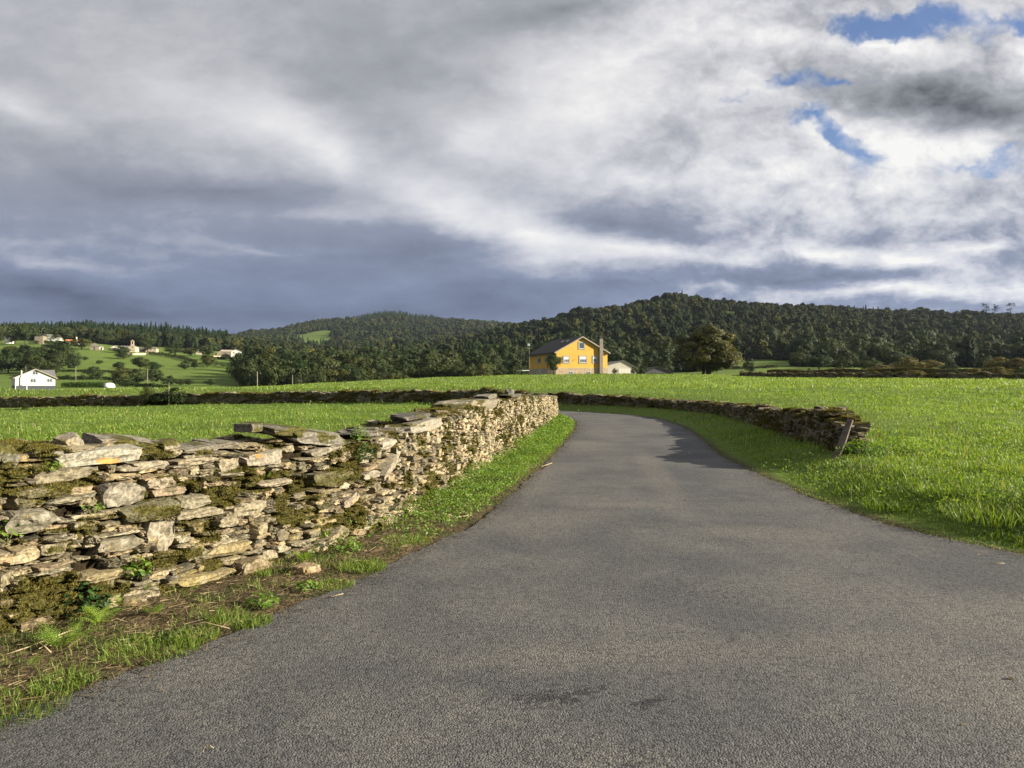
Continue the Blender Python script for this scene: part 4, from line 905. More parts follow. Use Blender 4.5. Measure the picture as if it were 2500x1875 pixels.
# ================================================================ trees
OBJR = [(0, (.62, .72, .55)), (.35, (1.0, 1.0, 1.0)), (.6, (1.15, 1.0, .8)), (.8, (.75, .95, .85)), (1, (1.35, 1.1, .7))]
M_LEAF = leafmat('broadleaf', (.014, .026, .006), (.028, .045, .010), (.055, .070, .017), .22, .6, .35, .25, OBJR)
M_WOOD = leafmat('hill_foliage_cloud_shade', (.011, .018, .008), (.020, .029, .012), (.037, .044, .018), .08, .85, .009, .08, [(0, (.45, .62, .66)), (.3, (.85, .95, .9)), (.6, (1.15, 1.05, .85)), (.8, (.7, .85, .85)), (.93, (1.6, 1.35, .85)), (1, (2.0, 1.55, 1.0))], big=(.011, .55, 1.45))  # leaf colours darkened to stand in for cloud shadow over the hills
M_AUTUMN = leafmat('autumn_leaf', (.026, .036, .008), (.056, .068, .013), (.110, .108, .022), .25, .6, .5, .25)
M_CONIF = leafmat('conifer_needles', (.010, .022, .010), (.017, .033, .014), (.030, .048, .018), .05, .7, .2, .1, [(0, (.7, .8, .8)), (1, (1.3, 1.2, 1))])
M_BARK = simple('bark', (.085, .07, .05), .9, .4, 5, .6, 18)
def crown_arrays(nb, nl, leaf, r, rx=.5, z0=.14, z1=1.0, blob=(.10, .19), belly=.45):
    C = []; N = []; S_ = []
    for i in range(nb):
        t = r.random() ** .85; prof = math.sin(PI * min(max(t, .02), .98) ** (.5 + belly)) ** .55
        a = r.uniform(0, 2 * PI); rho = rx * prof * math.sqrt(r.random()) * .86
        rb = r.uniform(*blob) * (.7 + .5 * prof); c = np.array([rho * math.cos(a), rho * math.sin(a), z0 + rb * .6 + t * (z1 - z0 - rb * 1.5)])
        d = r.normal(size=(nl, 3)) + (0, 0, .35); d /= np.linalg.norm(d, axis=1)[:, None]
        C.append(c + d * rb * (r.random((nl, 1)) ** .35) * (1, 1, .85)); N.append(d + .8 * np.array((math.cos(a), math.sin(a), .5)) * (rho / rx) + r.normal(0, .22, (nl, 3))); S_.append(leaf * r.uniform(.6, 1.5, nl))
    C = np.concatenate(C); N = np.concatenate(N); S_ = np.concatenate(S_)
    n = len(C); N /= np.linalg.norm(N, axis=1)[:, None]; t = np.cross(N, r.normal(size=(n, 3))); t /= np.linalg.norm(t, axis=1)[:, None]; b = np.cross(N, t); s = S_[:, None]
    V = np.stack([C - t * s * .55, C + b * s * .4, C + t * s * .55 - N * s * .12, C - b * s * .4], 1).reshape(-1, 3)
    return V, np.arange(4 * n).reshape(-1, 4)
def trunk_mb(r, h=.5, rad=.022, limbs=5, spread=.25):
    b = MB(); b.tube([(0, 0, -.03), (r.normal(0, .008), r.normal(0, .008), h * .5), (r.normal(0, .02), r.normal(0, .02), h), (r.normal(0, .03), r.normal(0, .03), h * 1.5)], [rad * 1.35, rad, rad * .75, rad * .3], 7)
    for i in range(limbs):
        a = 2 * PI * i / limbs + r.uniform(-.4, .4); z = h * r.uniform(.45, 1.0); e = spread * r.uniform(.7, 1.2)
        b.tube([(0, 0, z), (e * .5 * math.cos(a), e * .5 * math.sin(a), z + .10), (e * math.cos(a), e * math.sin(a), z + .24)], [rad * .55, rad * .4, rad * .15], 5)
    return b
def me_of(o): me = o.data; bpy.data.objects.remove(o); return me
TR = np.random.default_rng(77)
MID_CROWN = []; MID_TRUNK = []
for k in range(9):
    v_, f_ = crown_arrays([34, 46, 28, 40, 30, 52, 26, 44, 36][k], 96, .042, TR, .5, [.12, .2, .06, .16, .1, .25, .05, .14, .1][k], 1.0, (.10, .20), [.3, .5, .6, .35, .2, .55, .7, .4, .5][k])
    MID_CROWN.append(me_of(mesh_np('crown', v_, f_, M_LEAF))); MID_TRUNK.append(me_of(trunk_mb(TR).build('trunk', M_BARK, None, True)))
AUT_CROWN = []
for k in range(3):
    v_, f_ = crown_arrays(40, 96, .042, TR, .5, .10, 1.0, (.10, .2), .45); AUT_CROWN.append(me_of(mesh_np('crown', v_, f_, M_AUTUMN)))
LOW_CROWN = []
def ico(sub):
    bm = bmesh.new(); bmesh.ops.create_icosphere(bm, subdivisions=sub, radius=1.0); bm.verts.ensure_lookup_table()
    v = np.array([p.co[:] for p in bm.verts]); f = np.array([[q.index for q in p.verts] for p in bm.faces]); bm.free(); return v, f
ICO = ico(3)
for k in range(8):
    Vs, Fs_, nv = [], [], 0
    for j in range(5 + k % 3):                             # lumpy boughs, each with its own broken surface
        a = TR.uniform(0, 6.28); t = TR.uniform(.15, .85); rho = TR.uniform(.05, .30) * (1 - .5 * t); rb = TR.uniform(.17, .27) * (1.15 - .45 * t)
        if j == 0: a, t, rho, rb = 0, .78, .03, .22
        if j == 1: a, t, rho, rb = 0, .25, .0, .36
        v0 = ICO[0]; lump = 1 + .22 * np.sin(v0[:, 0] * 5 + a * 3) * np.sin(v0[:, 1] * 5 + k) + TR.normal(0, .10, len(v0)) + .16 * np.sin(v0[:, 0] * 11 + k) * np.sin(v0[:, 2] * 12 + j) * np.sin(v0[:, 1] * 10 + a); p = v0 * lump[:, None] * rb * (1.05, 1.05, .9) + (rho * math.cos(a), rho * math.sin(a), max(.06 + t * .80, rb * .75))
        Vs.append(p); Fs_.append(ICO[1] + nv); nv += len(p)
        n_ = 70; d = TR.normal(size=(n_, 3)) + (0, 0, .3); d /= np.linalg.norm(d, axis=1)[:, None]; C = Vs[-1].mean(0) + d * rb * TR.uniform(.95, 1.22, (n_, 1)) * (1, 1, .9)
        Vq, Fq = leaf_cards(C, d + TR.normal(0, .5, d.shape), TR.uniform(.035, .075, n_), .8); Vs.append(Vq); Fs_.append(np.concatenate([Fq[:, [0, 1, 2]], Fq[:, [0, 2, 3]]]) + nv); nv += len(Vq)
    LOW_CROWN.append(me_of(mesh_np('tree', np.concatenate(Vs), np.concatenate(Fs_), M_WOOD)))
def conifer_arrays(n, leaf, r):
    t = r.random(n) ** .8; a = r.uniform(0, 2 * PI, n); rad = .20 * (1 - t) ** .85 * (.55 + .45 * r.random(n)) * (1 + .25 * np.sin(t * 40)) + .008
    C = np.c_[rad * np.cos(a), rad * np.sin(a), .06 + t * .93]; N = np.c_[np.cos(a), np.sin(a), .5 + r.normal(0, .3, n)]; N /= np.linalg.norm(N, axis=1)[:, None]
    tt = np.cross(N, (0, 0, 1.)); tt /= np.linalg.norm(tt, axis=1)[:, None]; b = np.cross(N, tt); s = (leaf * (1.2 - .7 * t) * r.uniform(.6, 1.3, n))[:, None]
    V = np.stack([C - tt * s * .5, C + tt * s * .5, C - b * s * .9 + N * s * .3], 1).reshape(-1, 3); return V, np.arange(3 * n).reshape(-1, 3)
CON_CROWN = []
for k in range(3):
    v_, f_ = conifer_arrays(200, .10, TR); CON_CROWN.append(me_of(mesh_np('conifer', v_, f_, M_CONIF)))
def tree(x, y, z, h, w, label, group=None, kind=None, name='tree', crown=None, rz=None, cat='tree', trunk=True, sink=.02):
    k = kind if kind is not None else int(rng.integers(9)); root = empty(name, (x, y, z - h * sink), rng.uniform(0, 6.28) if rz is None else rz); tag(root, label, cat, group, 'thing')
    root.scale = (w, w, h)
    c = bpy.data.objects.new('crown', crown if crown else MID_CROWN[k % 9]); link(c, root)
    if trunk: link(bpy.data.objects.new('trunk', MID_TRUNK[k % 9]), root)
    return root
def tree_px(px, pyb, wpx, hpx, label, group=None, Y=None, **kw):
    if Y is None: x, y, z = spot(px, pyb)
    else: x, y = X(px, Y), Y; z = H1(x, y)
    h = hpx * y / F * 1.08
    if Y is not None: h = Zp(pyb - hpx, Y) - z
    return tree(x, y, z, h * 1.03, wpx * y / F * 1.55, label, group, **kw)
def c1(cx, cyb, cw, ch): return cx / 5.53, 750 + cyb / 5.53, cw / 5.53, ch / 5.53
def c2(cx, cyb, cw, ch): return 350 + cx / 5.53, 780 + cyb / 5.53, cw / 5.53, ch / 5.53
GM = 'trees around the white house and the meadow behind it'
for a, lb, kd in ((c1(110, 890, 230, 320), 'round dark tree at the left edge behind the white house', 0), (c1(345, 860, 310, 330), 'dense dark tree rising behind the roof of the white house', 1), (c1(650, 800, 260, 290), 'broad green tree behind the right roof of the white house', 3), (c1(880, 790, 320, 320), 'tall full tree at the right of the dark clump behind the white house', 4), (c1(740, 910, 240, 220), 'lower tree in front of the clump right of the white house', 2), (c1(240, 860, 180, 160), 'bush-like tree between the two dark trees behind the white house', 6), (c1(470, 890, 240, 230), 'dark filler tree between the roof of the white house and the broad green tree', 7), (c1(20, 880, 160, 230), 'dark tree cut by the left edge beside the white house', 8), (c1(780, 840, 200, 240), 'dark inner tree of the clump right of the white house', 8), (c1(960, 860, 140, 180), 'right outer tree of the clump behind the white house', 1), (c1(170, 640, 180, 110), 'pale brownish bush on the slope at the far left', 2),
    (c1(345, 510, 230, 290), 'tallest dark tree beside the hilltop farmhouse', 5), (c1(200, 490, 200, 170), 'dark tree left of the tallest tree by the hilltop farmhouse', 1), (c1(20, 470, 90, 130), 'dark tree at the left edge on the hilltop', 0), (c1(830, 470, 260, 200), 'dark round tree right of the hilltop farmhouse', 3), (c1(1110, 565, 230, 140), 'brownish tree below the orange-roofed house', 6), (c1(1420, 500, 180, 110), 'tree behind the grey barn in the village', 0), (c1(1640, 620, 230, 90), 'low spreading tree before the chapel', 6), (c1(1665, 700, 160, 110), 'small tree on the meadow below the chapel with a long shadow', 0), (c1(1730, 520, 260, 130), 'tree left of the chapel bell tower', 4), (c1(1950, 530, 260, 190), 'rounded tree right behind the chapel', 3), (c1(1300, 440, 330, 130), 'wide tree on the ridge above the village', 1),
    (c1(1270, 970, 190, 165), 'dark round lone tree in the meadow right of the white house', 0), (c1(1610, 860, 110, 120), 'narrow tree top in the hedge clump left part', 5), (c1(1660, 1010, 220, 190), 'brown-green tree in the hedge clump behind the white tunnel', 6), (c1(1850, 1030, 240, 190), 'dark tree in the hedge clump right of the white tunnel', 2), (c1(1890, 840, 180, 160), 'dark tree on the meadow above the hedge clump', 1), (c1(2060, 850, 190, 110), 'low tree right of the dark meadow tree', 0), (c1(2080, 1045, 180, 220), 'big tree at the right end of the hedge clump by the pole', 3), (c1(1680, 1060, 260, 110), 'low bush at the foot of the hedge clump', 6), (c1(1340, 765, 80, 55), 'tiny bush alone in the middle of the meadow', 6), (c1(1150, 710, 70, 45), 'small bush high on the meadow under the village', 2), (c1(1115, 980, 80, 70), 'small shrub by the pole right of the white house', 6), (c1(910, 960, 80, 50), 'small low shrub right of the white house', 2),
    (c2(350, 900, 170, 140), 'dark mushroom-shaped tree above the bush on the pasture wall', 0), (c2(505, 895, 120, 90), 'small tree second from the mushroom-shaped tree', 3), (c2(615, 895, 110, 90), 'small tree third from the mushroom-shaped tree', 1), (c2(905, 895, 110, 95), 'lone round small tree in the middle of the lower meadow', 0), (c2(560, 670, 130, 110), 'pale bushy tree on the meadow slope', 2), (c2(690, 670, 70, 90), 'thin young tree right of the pale bushy tree', 5), (c2(860, 640, 180, 160), 'yellowish loose tree at the meadow hedge', 6), (c2(835, 500, 170, 150), 'tree beside the stone barns in the village', 3), (c2(430, 480, 230, 160), 'large round tree in the village before the ridge', 4), (c2(640, 490, 150, 110), 'brown tree beside the small village house', 6), (c2(60, 440, 160, 200), 'tree left of the pale village house', 1), (c2(1240, 500, 120, 70), 'bush right before the stone barns', 6), (c2(1430, 520, 210, 170), 'yellow-green tree right of the stone barns', 0)):
    big = a[2] > 45; tree_px(*a, lb, GM, kind=kd, name='bush' if 'bush' in lb and 'bushy' not in lb or 'shrub' in lb else 'tree', cat='bush' if ('bush' in lb and 'bushy' not in lb) or 'shrub' in lb else 'tree', crown=AUT_CROWN[kd % 3] if 'brown' in lb or 'yellow' in lb else None)
# hedge of trees beyond the crest of the near pasture
TL = 'trees in the dark row beyond the pasture crest'
tops = [(560, 862), (600, 850), (660, 846), (720, 849), (770, 856), (820, 862), (870, 858), (920, 852), (960, 857), (1000, 852), (1050, 846), (1090, 852), (1140, 858), (1190, 856), (1240, 862), (1290, 866), (1340, 880)]
tpx = [a for a, b in tops]; tpy = [b for a, b in tops]
adj = ['dark', 'deep green', 'olive', 'brownish', 'dull green']; nth = 0
def sized(h): return 'tall' if h > 12.5 else 'medium' if h > 9 else 'low'
for row, (Y0, dy_, st) in enumerate(((330, 6, 24), (296, 9, 27), (262, 22, 31), (238, 36, 37))):
    px = 560 + row * 9
    while px < (1345 if row < 2 else 1290):
        px += st * rng.uniform(.75, 1.25); Y = Y0 + rng.uniform(-12, 12); top = np.interp(px, tpx, tpy) + dy_ + rng.normal(0, 5)
        if px < 600 and row > 1: continue
        x, y = X(px, Y), Y; z = H1(x, y); h = Zp(top, Y) - z
        if h < 4: continue
        k = int(rng.integers(12)); au = k >= 11 and row > 0
        nth += 1
        tree(x, y, z, h, h * rng.uniform(.8, 1.25), '%s %s broadleaf tree in the dense row beyond the pasture crest' % (sized(h), 'brownish' if au else 'dark green'), TL, kind=k % 9, crown=AUT_CROWN[k % 3] if au else None, sink=.06)
for px, Y, top, wpx, lb in ((955, 225, 906, 60, 'yellowish bush at the front of the dark tree row'), (985, 222, 912, 60, 'low olive bush right of the yellowish bush before the tree row'), (925, 228, 915, 40, 'small pale bush left of the yellowish bush before the tree row'), (1180, 226, 905, 60, 'green bush before the tree row left of the yellow house')):
    x, y = X(px, Y), Y; z = H1(x, y); tree(x, y, z, Zp(top, Y) - z, wpx * Y / F, lb, 'bushes before the dark tree row', kind=6, name='bush', cat='bush', crown=AUT_CROWN[1] if 'yell' in lb or 'olive' in lb else None, sink=.05)
# right of the yellow house
M_BRUSH = leafmat('brown_brush', (.045, .046, .012), (.10, .088, .022), (.18, .145, .04), .25, .6, .4, .2)
BRUSH = []
for k in range(3):
    v_, f_ = crown_arrays(40, 80, .05, TR, .5, .02, 1.0, (.12, .22), .3); BRUSH.append(me_of(mesh_np('crown', v_, f_, M_BRUSH)))
def yt(px, Y, top, wpx, lb, k, gr='trees behind the meadow on the right', cr=None, nm='tree'):
    x, y = X(px, Y), Y; z = H1(x, y); tree(x, y, z, max(2.0, Zp(top, Y) - z), wpx * Y / F, lb, gr, kind=k, crown=cr, sink=.05, name=nm, cat='bush' if nm == 'bush' else 'tree')
for a in ((1500, 300, 850, 70, 'dark tree behind the white barn gable', 1), (1545, 290, 858, 60, 'green tree behind the roof of the white barn', 3), (1590, 320, 848, 70, 'tree between the white barn and the big autumn tree', 0), (1625, 300, 862, 60, 'lower tree left of the big autumn tree', 4), (1470, 330, 845, 60, 'tall tree behind the chimney of the yellow house', 5),
          (1830, 260, 870, 40, 'round bush-like tree right of the big autumn tree', 6), (1950, 330, 855, 70, 'tree at the right end of the sunlit far meadow', 1), (2000, 300, 862, 80, 'broad tree behind the far stone wall left part', 3), (2060, 310, 850, 80, 'tall dark tree behind the far stone wall', 4), (2120, 290, 868, 70, 'dull green tree behind the upper bank wall', 0), (2180, 330, 852, 70, 'dark tree near the small gap of lit grass', 5)):
    yt(*a)
for i, (px, Y, top, wpx, au) in enumerate(((2050, 235, 893, 80, 0), (2215, 230, 868, 90, 1), (2265, 240, 874, 80, 1), (2150, 225, 888, 70, 1), (2320, 225, 886, 70, 0), (2440, 235, 866, 80, 1), (2490, 230, 868, 80, 1), (2400, 260, 858, 60, 0), (2540, 240, 864, 80, 0))):
    yt(px, Y, top, wpx, ['rounded olive bush behind the upper bank wall, first from the autumn tree', 'large yellowish bush rising behind the bank wall', 'broad yellow-brown bush beside the large yellowish one', 'low brownish bush between the bank wall and the hill', 'green bush left of the lit gap behind the bank wall', 'yellow-brown bush near the ivy on the bank wall', 'brown bush at the far right behind the ivy', 'dark tree between the yellow bushes on the right', 'dark tree at the right edge behind the bank wall'][i], 6, 'bushes behind the bank wall', BRUSH[i % 3] if au else None, 'bush' if i < 7 else 'tree')
# the big autumn tree: a crown of its own
v_, f_ = crown_arrays(105, 150, .033, TR, .52, .03, 1.0, (.085, .15), .28)
M_OLIVE = leafmat('olive_leaf', (.028, .034, .008), (.060, .064, .013), (.115, .105, .022), .3, .6, .5, .25)
BIGC = me_of(mesh_np('crown', v_, f_, M_OLIVE)); x, y = X(1727, 172), 172; z = H1(x, y)
bt = tree(x, y, z, Zp(793, 172) - z, 178 * 172 / F, 'big olive and yellow autumn tree standing alone at the edge of the meadow', None, kind=0, crown=BIGC, trunk=False, sink=0.0)
for dx in (-.12, .02, .06, -.03):
    o = trunk_mb(TR, .42, .018, 5, .3).build('trunk', M_BARK, bt, True); o.location = (dx, TR.normal(0, .05), 0)
# young tree before the yellow house
x, y = X(1352, 172), 172; z = H1(x, y); tree(x, y, z, Zp(861, 172) - z, 52 * 172 / F, 'young green tree in front of the corner of the yellow house', None, kind=1, sink=0)
# bushes by the barn
for px, Y, top, wpx, lb in ((1500, 186, 897, 18, 'dark shrub by the door of the white barn'), (1548, 184, 893, 26, 'leafless grey shrub at the right corner of the white barn'), (1570, 187, 890, 30, 'brown shrub right of the white barn')):
    x, y = X(px, Y), Y; z = H1(x, y); tree(x, y, z, Zp(top, Y) - z, wpx * Y / F, lb, 'shrubs by the white barn', kind=6, name='bush', cat='bush', sink=.05)
# bushes growing over the pasture wall
for px, top, wpx, lb in ((365, 941, 36, 'dark bramble bush on the pasture wall left of the grey stake'), (430, 943, 52, 'larger dark bramble bush on the pasture wall right of the grey stake'), (392, 958, 34, 'low bramble between the two dark bushes on the wall')):
    u_ = (px - CX) / F; k = np.argmin(np.abs(FWALL[:, 0] / FWALL[:, 1] - u_)); x, y = FWALL[k]; y -= .3; z = H1(x, y); tree(x, y, z, (Zp(top, y) - z) * 1.12, wpx * y / F * 1.7, lb, 'bramble bushes on the pasture wall', kind=6, name='bush', cat='bush', sink=.1, trunk=False)
x, y, z = spot(57, 1000, 20, 60); tree(x, y, z, .5, .9, 'small dark weed bush in the grass before the pasture wall', None, kind=6, name='bush', cat='bush', trunk=False)
# ivy and growth on the far right walls
for px, Y, h, wpx, lb in ((2440, 112, 1.75, 70, 'bright ivy heap crowning the bank wall at the far right'), (2380, 114, 1.45, 60, 'ivy growth left of the bright ivy heap'), (2490, 112, 1.6, 60, 'ivy growth at the right edge on the bank wall'), (1975, 140, 1.6, 22, 'dark bramble at the left end of the tumbled wall'), (2110, 126, 1.2, 50, 'low bramble between the two far walls'), (2230, 120, 1.2, 60, 'brown low growth between the two far walls'), (2330, 116, 1.3, 60, 'dark low growth behind the tumbled wall')):
    x, y = X(px, Y), Y; z = H1(x, y); tree(x, y, z, h * 1.15, wpx * Y / F, lb, 'ivy and brambles on the far walls', kind=6, name='bush', cat='bush', trunk=False, crown=BRUSH[0] if 'brown' in lb or 'bright' in lb else None, sink=.1)
# three tall thin eucalyptus trees on the right skyline
for px, top, lb in ((2408, 741, 'leftmost tall thin eucalyptus on the right skyline'), (2428, 742, 'middle tall thin eucalyptus on the right skyline'), (2466, 739, 'rightmost tall thin eucalyptus on the right skyline')):
    Y = 880; x = X(px, Y); z = H1(x, Y); h = Zp(top, Y) - z; root = empty('eucalyptus_tree', (x, Y, z)); tag(root, lb, 'tree', 'tall eucalyptus trees on the skyline', 'thing')
    b = MB(); b.tube([(0, 0, 0), (.3, 0, h * .5), (-.2, 0, h * .97)], [.45, .3, .1], 6)
    tips = []
    for i in range(9):
        zz_ = h * TR.uniform(.55, .95); a = TR.uniform(0, 6.28); e = TR.uniform(1.2, 4.2); tips.append((e * math.cos(a), e * math.sin(a), zz_ + e * .5)); b.tube([(0, 0, zz_), (e * .5 * math.cos(a), e * .5 * math.sin(a), zz_ + e * .35), tips[-1]], [.14, .1, .05], 5)
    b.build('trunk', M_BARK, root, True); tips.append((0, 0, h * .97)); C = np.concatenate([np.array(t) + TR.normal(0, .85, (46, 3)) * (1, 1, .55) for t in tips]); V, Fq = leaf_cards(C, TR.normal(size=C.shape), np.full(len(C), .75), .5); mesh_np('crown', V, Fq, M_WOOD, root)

# ---------------------------------------------------------------- woods on the hills
pts = []
for (Y0, Y1, sp) in ((300, 620, 7.2), (620, 1010, 8.2), (1010, 1500, 12), (1500, 2380, 15)):
    Y = Y0
    while Y < Y1:
        xs = np.arange(-1.15 * .72 * Y, .76 * Y, sp); n = len(xs); x = xs + rng.uniform(-.42, .42, n) * sp; y = Y + rng.uniform(-.42, .42, n) * sp
        pts.append(np.c_[x, y, np.full(n, sp)]); Y += sp * .9
pts = np.concatenate(pts); pts = pts[wood_zone(pts[:, 0], pts[:, 1]) > .5]
z = height(pts[:, 0], pts[:, 1]); px = pts[:, 0] / pts[:, 1] * F + CX
# drop what the ground itself hides
eye = (z + 12 - CAMZ) / pts[:, 1]
prof = np.full((900,), -9.0); order = np.argsort(pts[:, 1]); keep = np.zeros(len(pts), bool)
for i in order:
    c = int((px[i] + 400) / 4)
    if c < 0 or c > 899: continue
    if eye[i] > prof[c] - .006: keep[i] = True
    e2 = (z[i] + 5 - CAMZ) / pts[i, 1]
    prof[c] = max(prof[c], e2)
pts, z, px = pts[keep], z[keep], px[keep]
n = len(pts); Y = pts[:, 1]
con = np.zeros(n)
ridge = fbm(pts[:, 0] / 120, Y / 120, 3, 33)
con = np.where((px < 560) & (Y > 790), .88, con)
con = np.where((px > 1595) & (px < 1830) & (Y > 840), .05, con)
con = np.where((px > 870) & (px < 1065) & (Y > 2080), .95, con)
con = np.where((Y > 1000) & (Y < 1900) & (ridge > .6), .4, con); con = np.where((px > 1120) & (Y < 800) & (ridge > .66), .3, con)
isc = rng.random(n) < con
h = np.where(isc, rng.uniform(10, 17, n), np.minimum(rng.lognormal(2.22, .30, n), 15)) * np.where(Y > 1010, 1.12, 1)
h = h * (.7 + .62 * fbm(pts[:, 0] / 45, Y / 45, 3, 64))
wd = np.where(isc, h * .9, h * np.clip(rng.lognormal(-.06, .26, n), .5, 1.6) * np.where(Y > 1010, 1.25, 1.0))
idx = np.where(isc, 8 + rng.integers(0, 3, n), rng.integers(0, 8, n))
rot = rng.uniform(0, 6.28, n)
sizeang = h / Y; single = np.argsort(-sizeang * np.where((px > -40) & (px < 2540), 1, 0))[:230]
src = {}
hl = {True: 'dark pointed conifer standing in the hillside woods', False: 'dark green broadleaf tree in the woods on the hillside'}
for i in single:
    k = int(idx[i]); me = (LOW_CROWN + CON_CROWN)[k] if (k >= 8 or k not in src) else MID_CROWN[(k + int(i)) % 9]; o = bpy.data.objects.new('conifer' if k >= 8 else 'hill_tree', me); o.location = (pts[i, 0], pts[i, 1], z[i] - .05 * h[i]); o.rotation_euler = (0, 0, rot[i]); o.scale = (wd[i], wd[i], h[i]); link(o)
    side_ = 'behind the yellow house and the right meadow' if px[i] > 1120 else 'behind the dark tree row' if px[i] > 620 else 'above the village'
    tag(o, '%s %s %s' % (sized(h[i]), 'dark pointed conifer in the woods' if k >= 8 else 'rounded broadleaf tree in the hillside woods', side_), 'tree', 'trees of the hillside woods', 'thing'); src.setdefault(k, o)
for k in range(11):
    if k not in src:
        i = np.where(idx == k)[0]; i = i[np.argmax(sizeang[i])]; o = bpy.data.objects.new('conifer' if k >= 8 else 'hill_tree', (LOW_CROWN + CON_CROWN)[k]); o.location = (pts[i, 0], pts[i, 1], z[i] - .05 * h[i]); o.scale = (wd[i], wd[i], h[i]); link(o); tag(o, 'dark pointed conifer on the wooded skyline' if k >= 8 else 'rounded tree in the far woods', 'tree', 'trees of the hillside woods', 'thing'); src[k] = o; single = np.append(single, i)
rest = np.ones(n, bool); rest[single] = False
pr = np.c_[pts[rest, 0], pts[rest, 1], z[rest] - .05 * h[rest]]
me = bpy.data.meshes.new('hillside_woods'); me.vertices.add(len(pr)); me.vertices.foreach_set('co', pr.astype(np.float32).ravel())
for nm, typ, arr in (('pick', 'INT', idx[rest]), ('rot', 'FLOAT_VECTOR', np.c_[np.zeros(rest.sum()), np.zeros(rest.sum()), rot[rest]]), ('siz', 'FLOAT_VECTOR', np.c_[wd[rest], wd[rest], h[rest]])):
    a = me.attributes.new(nm, typ, 'POINT'); a.data.foreach_set('value' if typ == 'INT' else 'vector', np.ascontiguousarray(arr, np.int32 if typ == 'INT' else np.float32).ravel())
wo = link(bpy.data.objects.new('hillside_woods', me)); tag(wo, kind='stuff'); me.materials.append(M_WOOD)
ng = bpy.data.node_groups.new('woods', 'GeometryNodeTree'); ng.interface.new_socket('Geometry', in_out='INPUT', socket_type='NodeSocketGeometry'); ng.interface.new_socket('Geometry', in_out='OUTPUT', socket_type='NodeSocketGeometry')
N_ = ng.nodes; gi = N_.new('NodeGroupInput'); go = N_.new('NodeGroupOutput'); jn = N_.new('GeometryNodeJoinGeometry')
def named_attr(nm, typ):
    a = N_.new('GeometryNodeInputNamedAttribute'); a.data_type = typ; a.inputs[0].default_value = nm; return a.outputs[0]
pk, rt_, sz_ = named_attr('pick', 'INT'), named_attr('rot', 'FLOAT_VECTOR'), named_attr('siz', 'FLOAT_VECTOR')
for k in range(11):
    oi = N_.new('GeometryNodeObjectInfo'); oi.inputs['Object'].default_value = src[k]; oi.transform_space = 'ORIGINAL'; oi.inputs['As Instance'].default_value = False
    g2 = N_.new('GeometryNodeGeometryToInstance'); ip = N_.new('GeometryNodeInstanceOnPoints'); cp = N_.new('FunctionNodeCompare'); cp.data_type = 'INT'; cp.operation = 'EQUAL'
    ca = [q for q in cp.inputs if q.type == 'INT']; ng.links.new(pk, ca[0]); ca[1].default_value = k
    L_ = ng.links.new
    L_(oi.outputs['Geometry'], g2.inputs[0]); L_(gi.outputs[0], ip.inputs['Points']); L_(cp.outputs[0], ip.inputs['Selection']); L_(g2.outputs[0], ip.inputs['Instance']); L_(rt_, ip.inputs['Rotation']); L_(sz_, ip.inputs['Scale']); L_(ip.outputs[0], jn.inputs[0])
ng.links.new(jn.outputs[0], go.inputs[0])
md = wo.modifiers.new('woods', 'NODES'); md.node_group = ng
print('WOODS', n, 'of which conifers', int(isc.sum()))
# ================================================================ buildings, poles, hedges
M_YEL = simple('yellow_render', (.60, .35, .07), .85, .13, .35, .1, 40)
M_PLINTH = simple('stone_cladding', (.36, .28, .19), .85, .4, 1.6, .5, 4)
M_SLATE = simple('dark_slate', (.034, .030, .026), .75, .35, 1.2, .3, 8)
M_GRANITE = simple('granite_surround', (.30, .27, .22), .8, .2, 3)
M_WHITE = simple('white_render', (.64, .62, .57), .8, .05, .5)
M_PVC = simple('white_frame', (.75, .76, .78), .5, .03)
M_GREYW = simple('grey_door', (.36, .38, .38), .6, .1)
M_BARNW = simple('pale_block_wall', (.48, .47, .43), .9, .15, .8)
M_GREYR = simple('grey_corrugated', (.13, .13, .135), .8, .25, .7)
M_ORANGE = simple('orange_tile', (.46, .17, .07), .8, .25, 1)
M_RUBBLE = simple('rubble_wall', (.20, .17, .12), .95, .5, .9, .6, 3)
M_PALES = simple('pale_stone_wall', (.46, .38, .28), .9, .25, .8, .3, 4)
M_OLDROOF = simple('weathered_roof', (.17, .155, .13), .85, .35, .6, .3, 3)
M_BOARD = simple('dark_boards', (.055, .062, .075), .7, .3, 2)
M_BEIGE = simple('beige_roof', (.40, .35, .28), .85, .2, .6)
M_METAL = simple('dark_flue', (.03, .03, .03), .5)
M_POLE = simple('pole_wood', (.24, .21, .17), .8, .25, 3)
M_SHED = simple('dark_shed_wall', (.10, .10, .105), .8, .2, 1)
m, nt = mat_new('window_glass'); finish(nt, nt.mix(nt.noise(nt.obj(), .9, 2), (.03, .045, .065), (.10, .13, .17)), .08, None, .6); M_GLASS = m
m, nt = mat_new('plastic_sheet'); finish(nt, (.75, .76, .74), .35, None, .5); M_SHEET = m
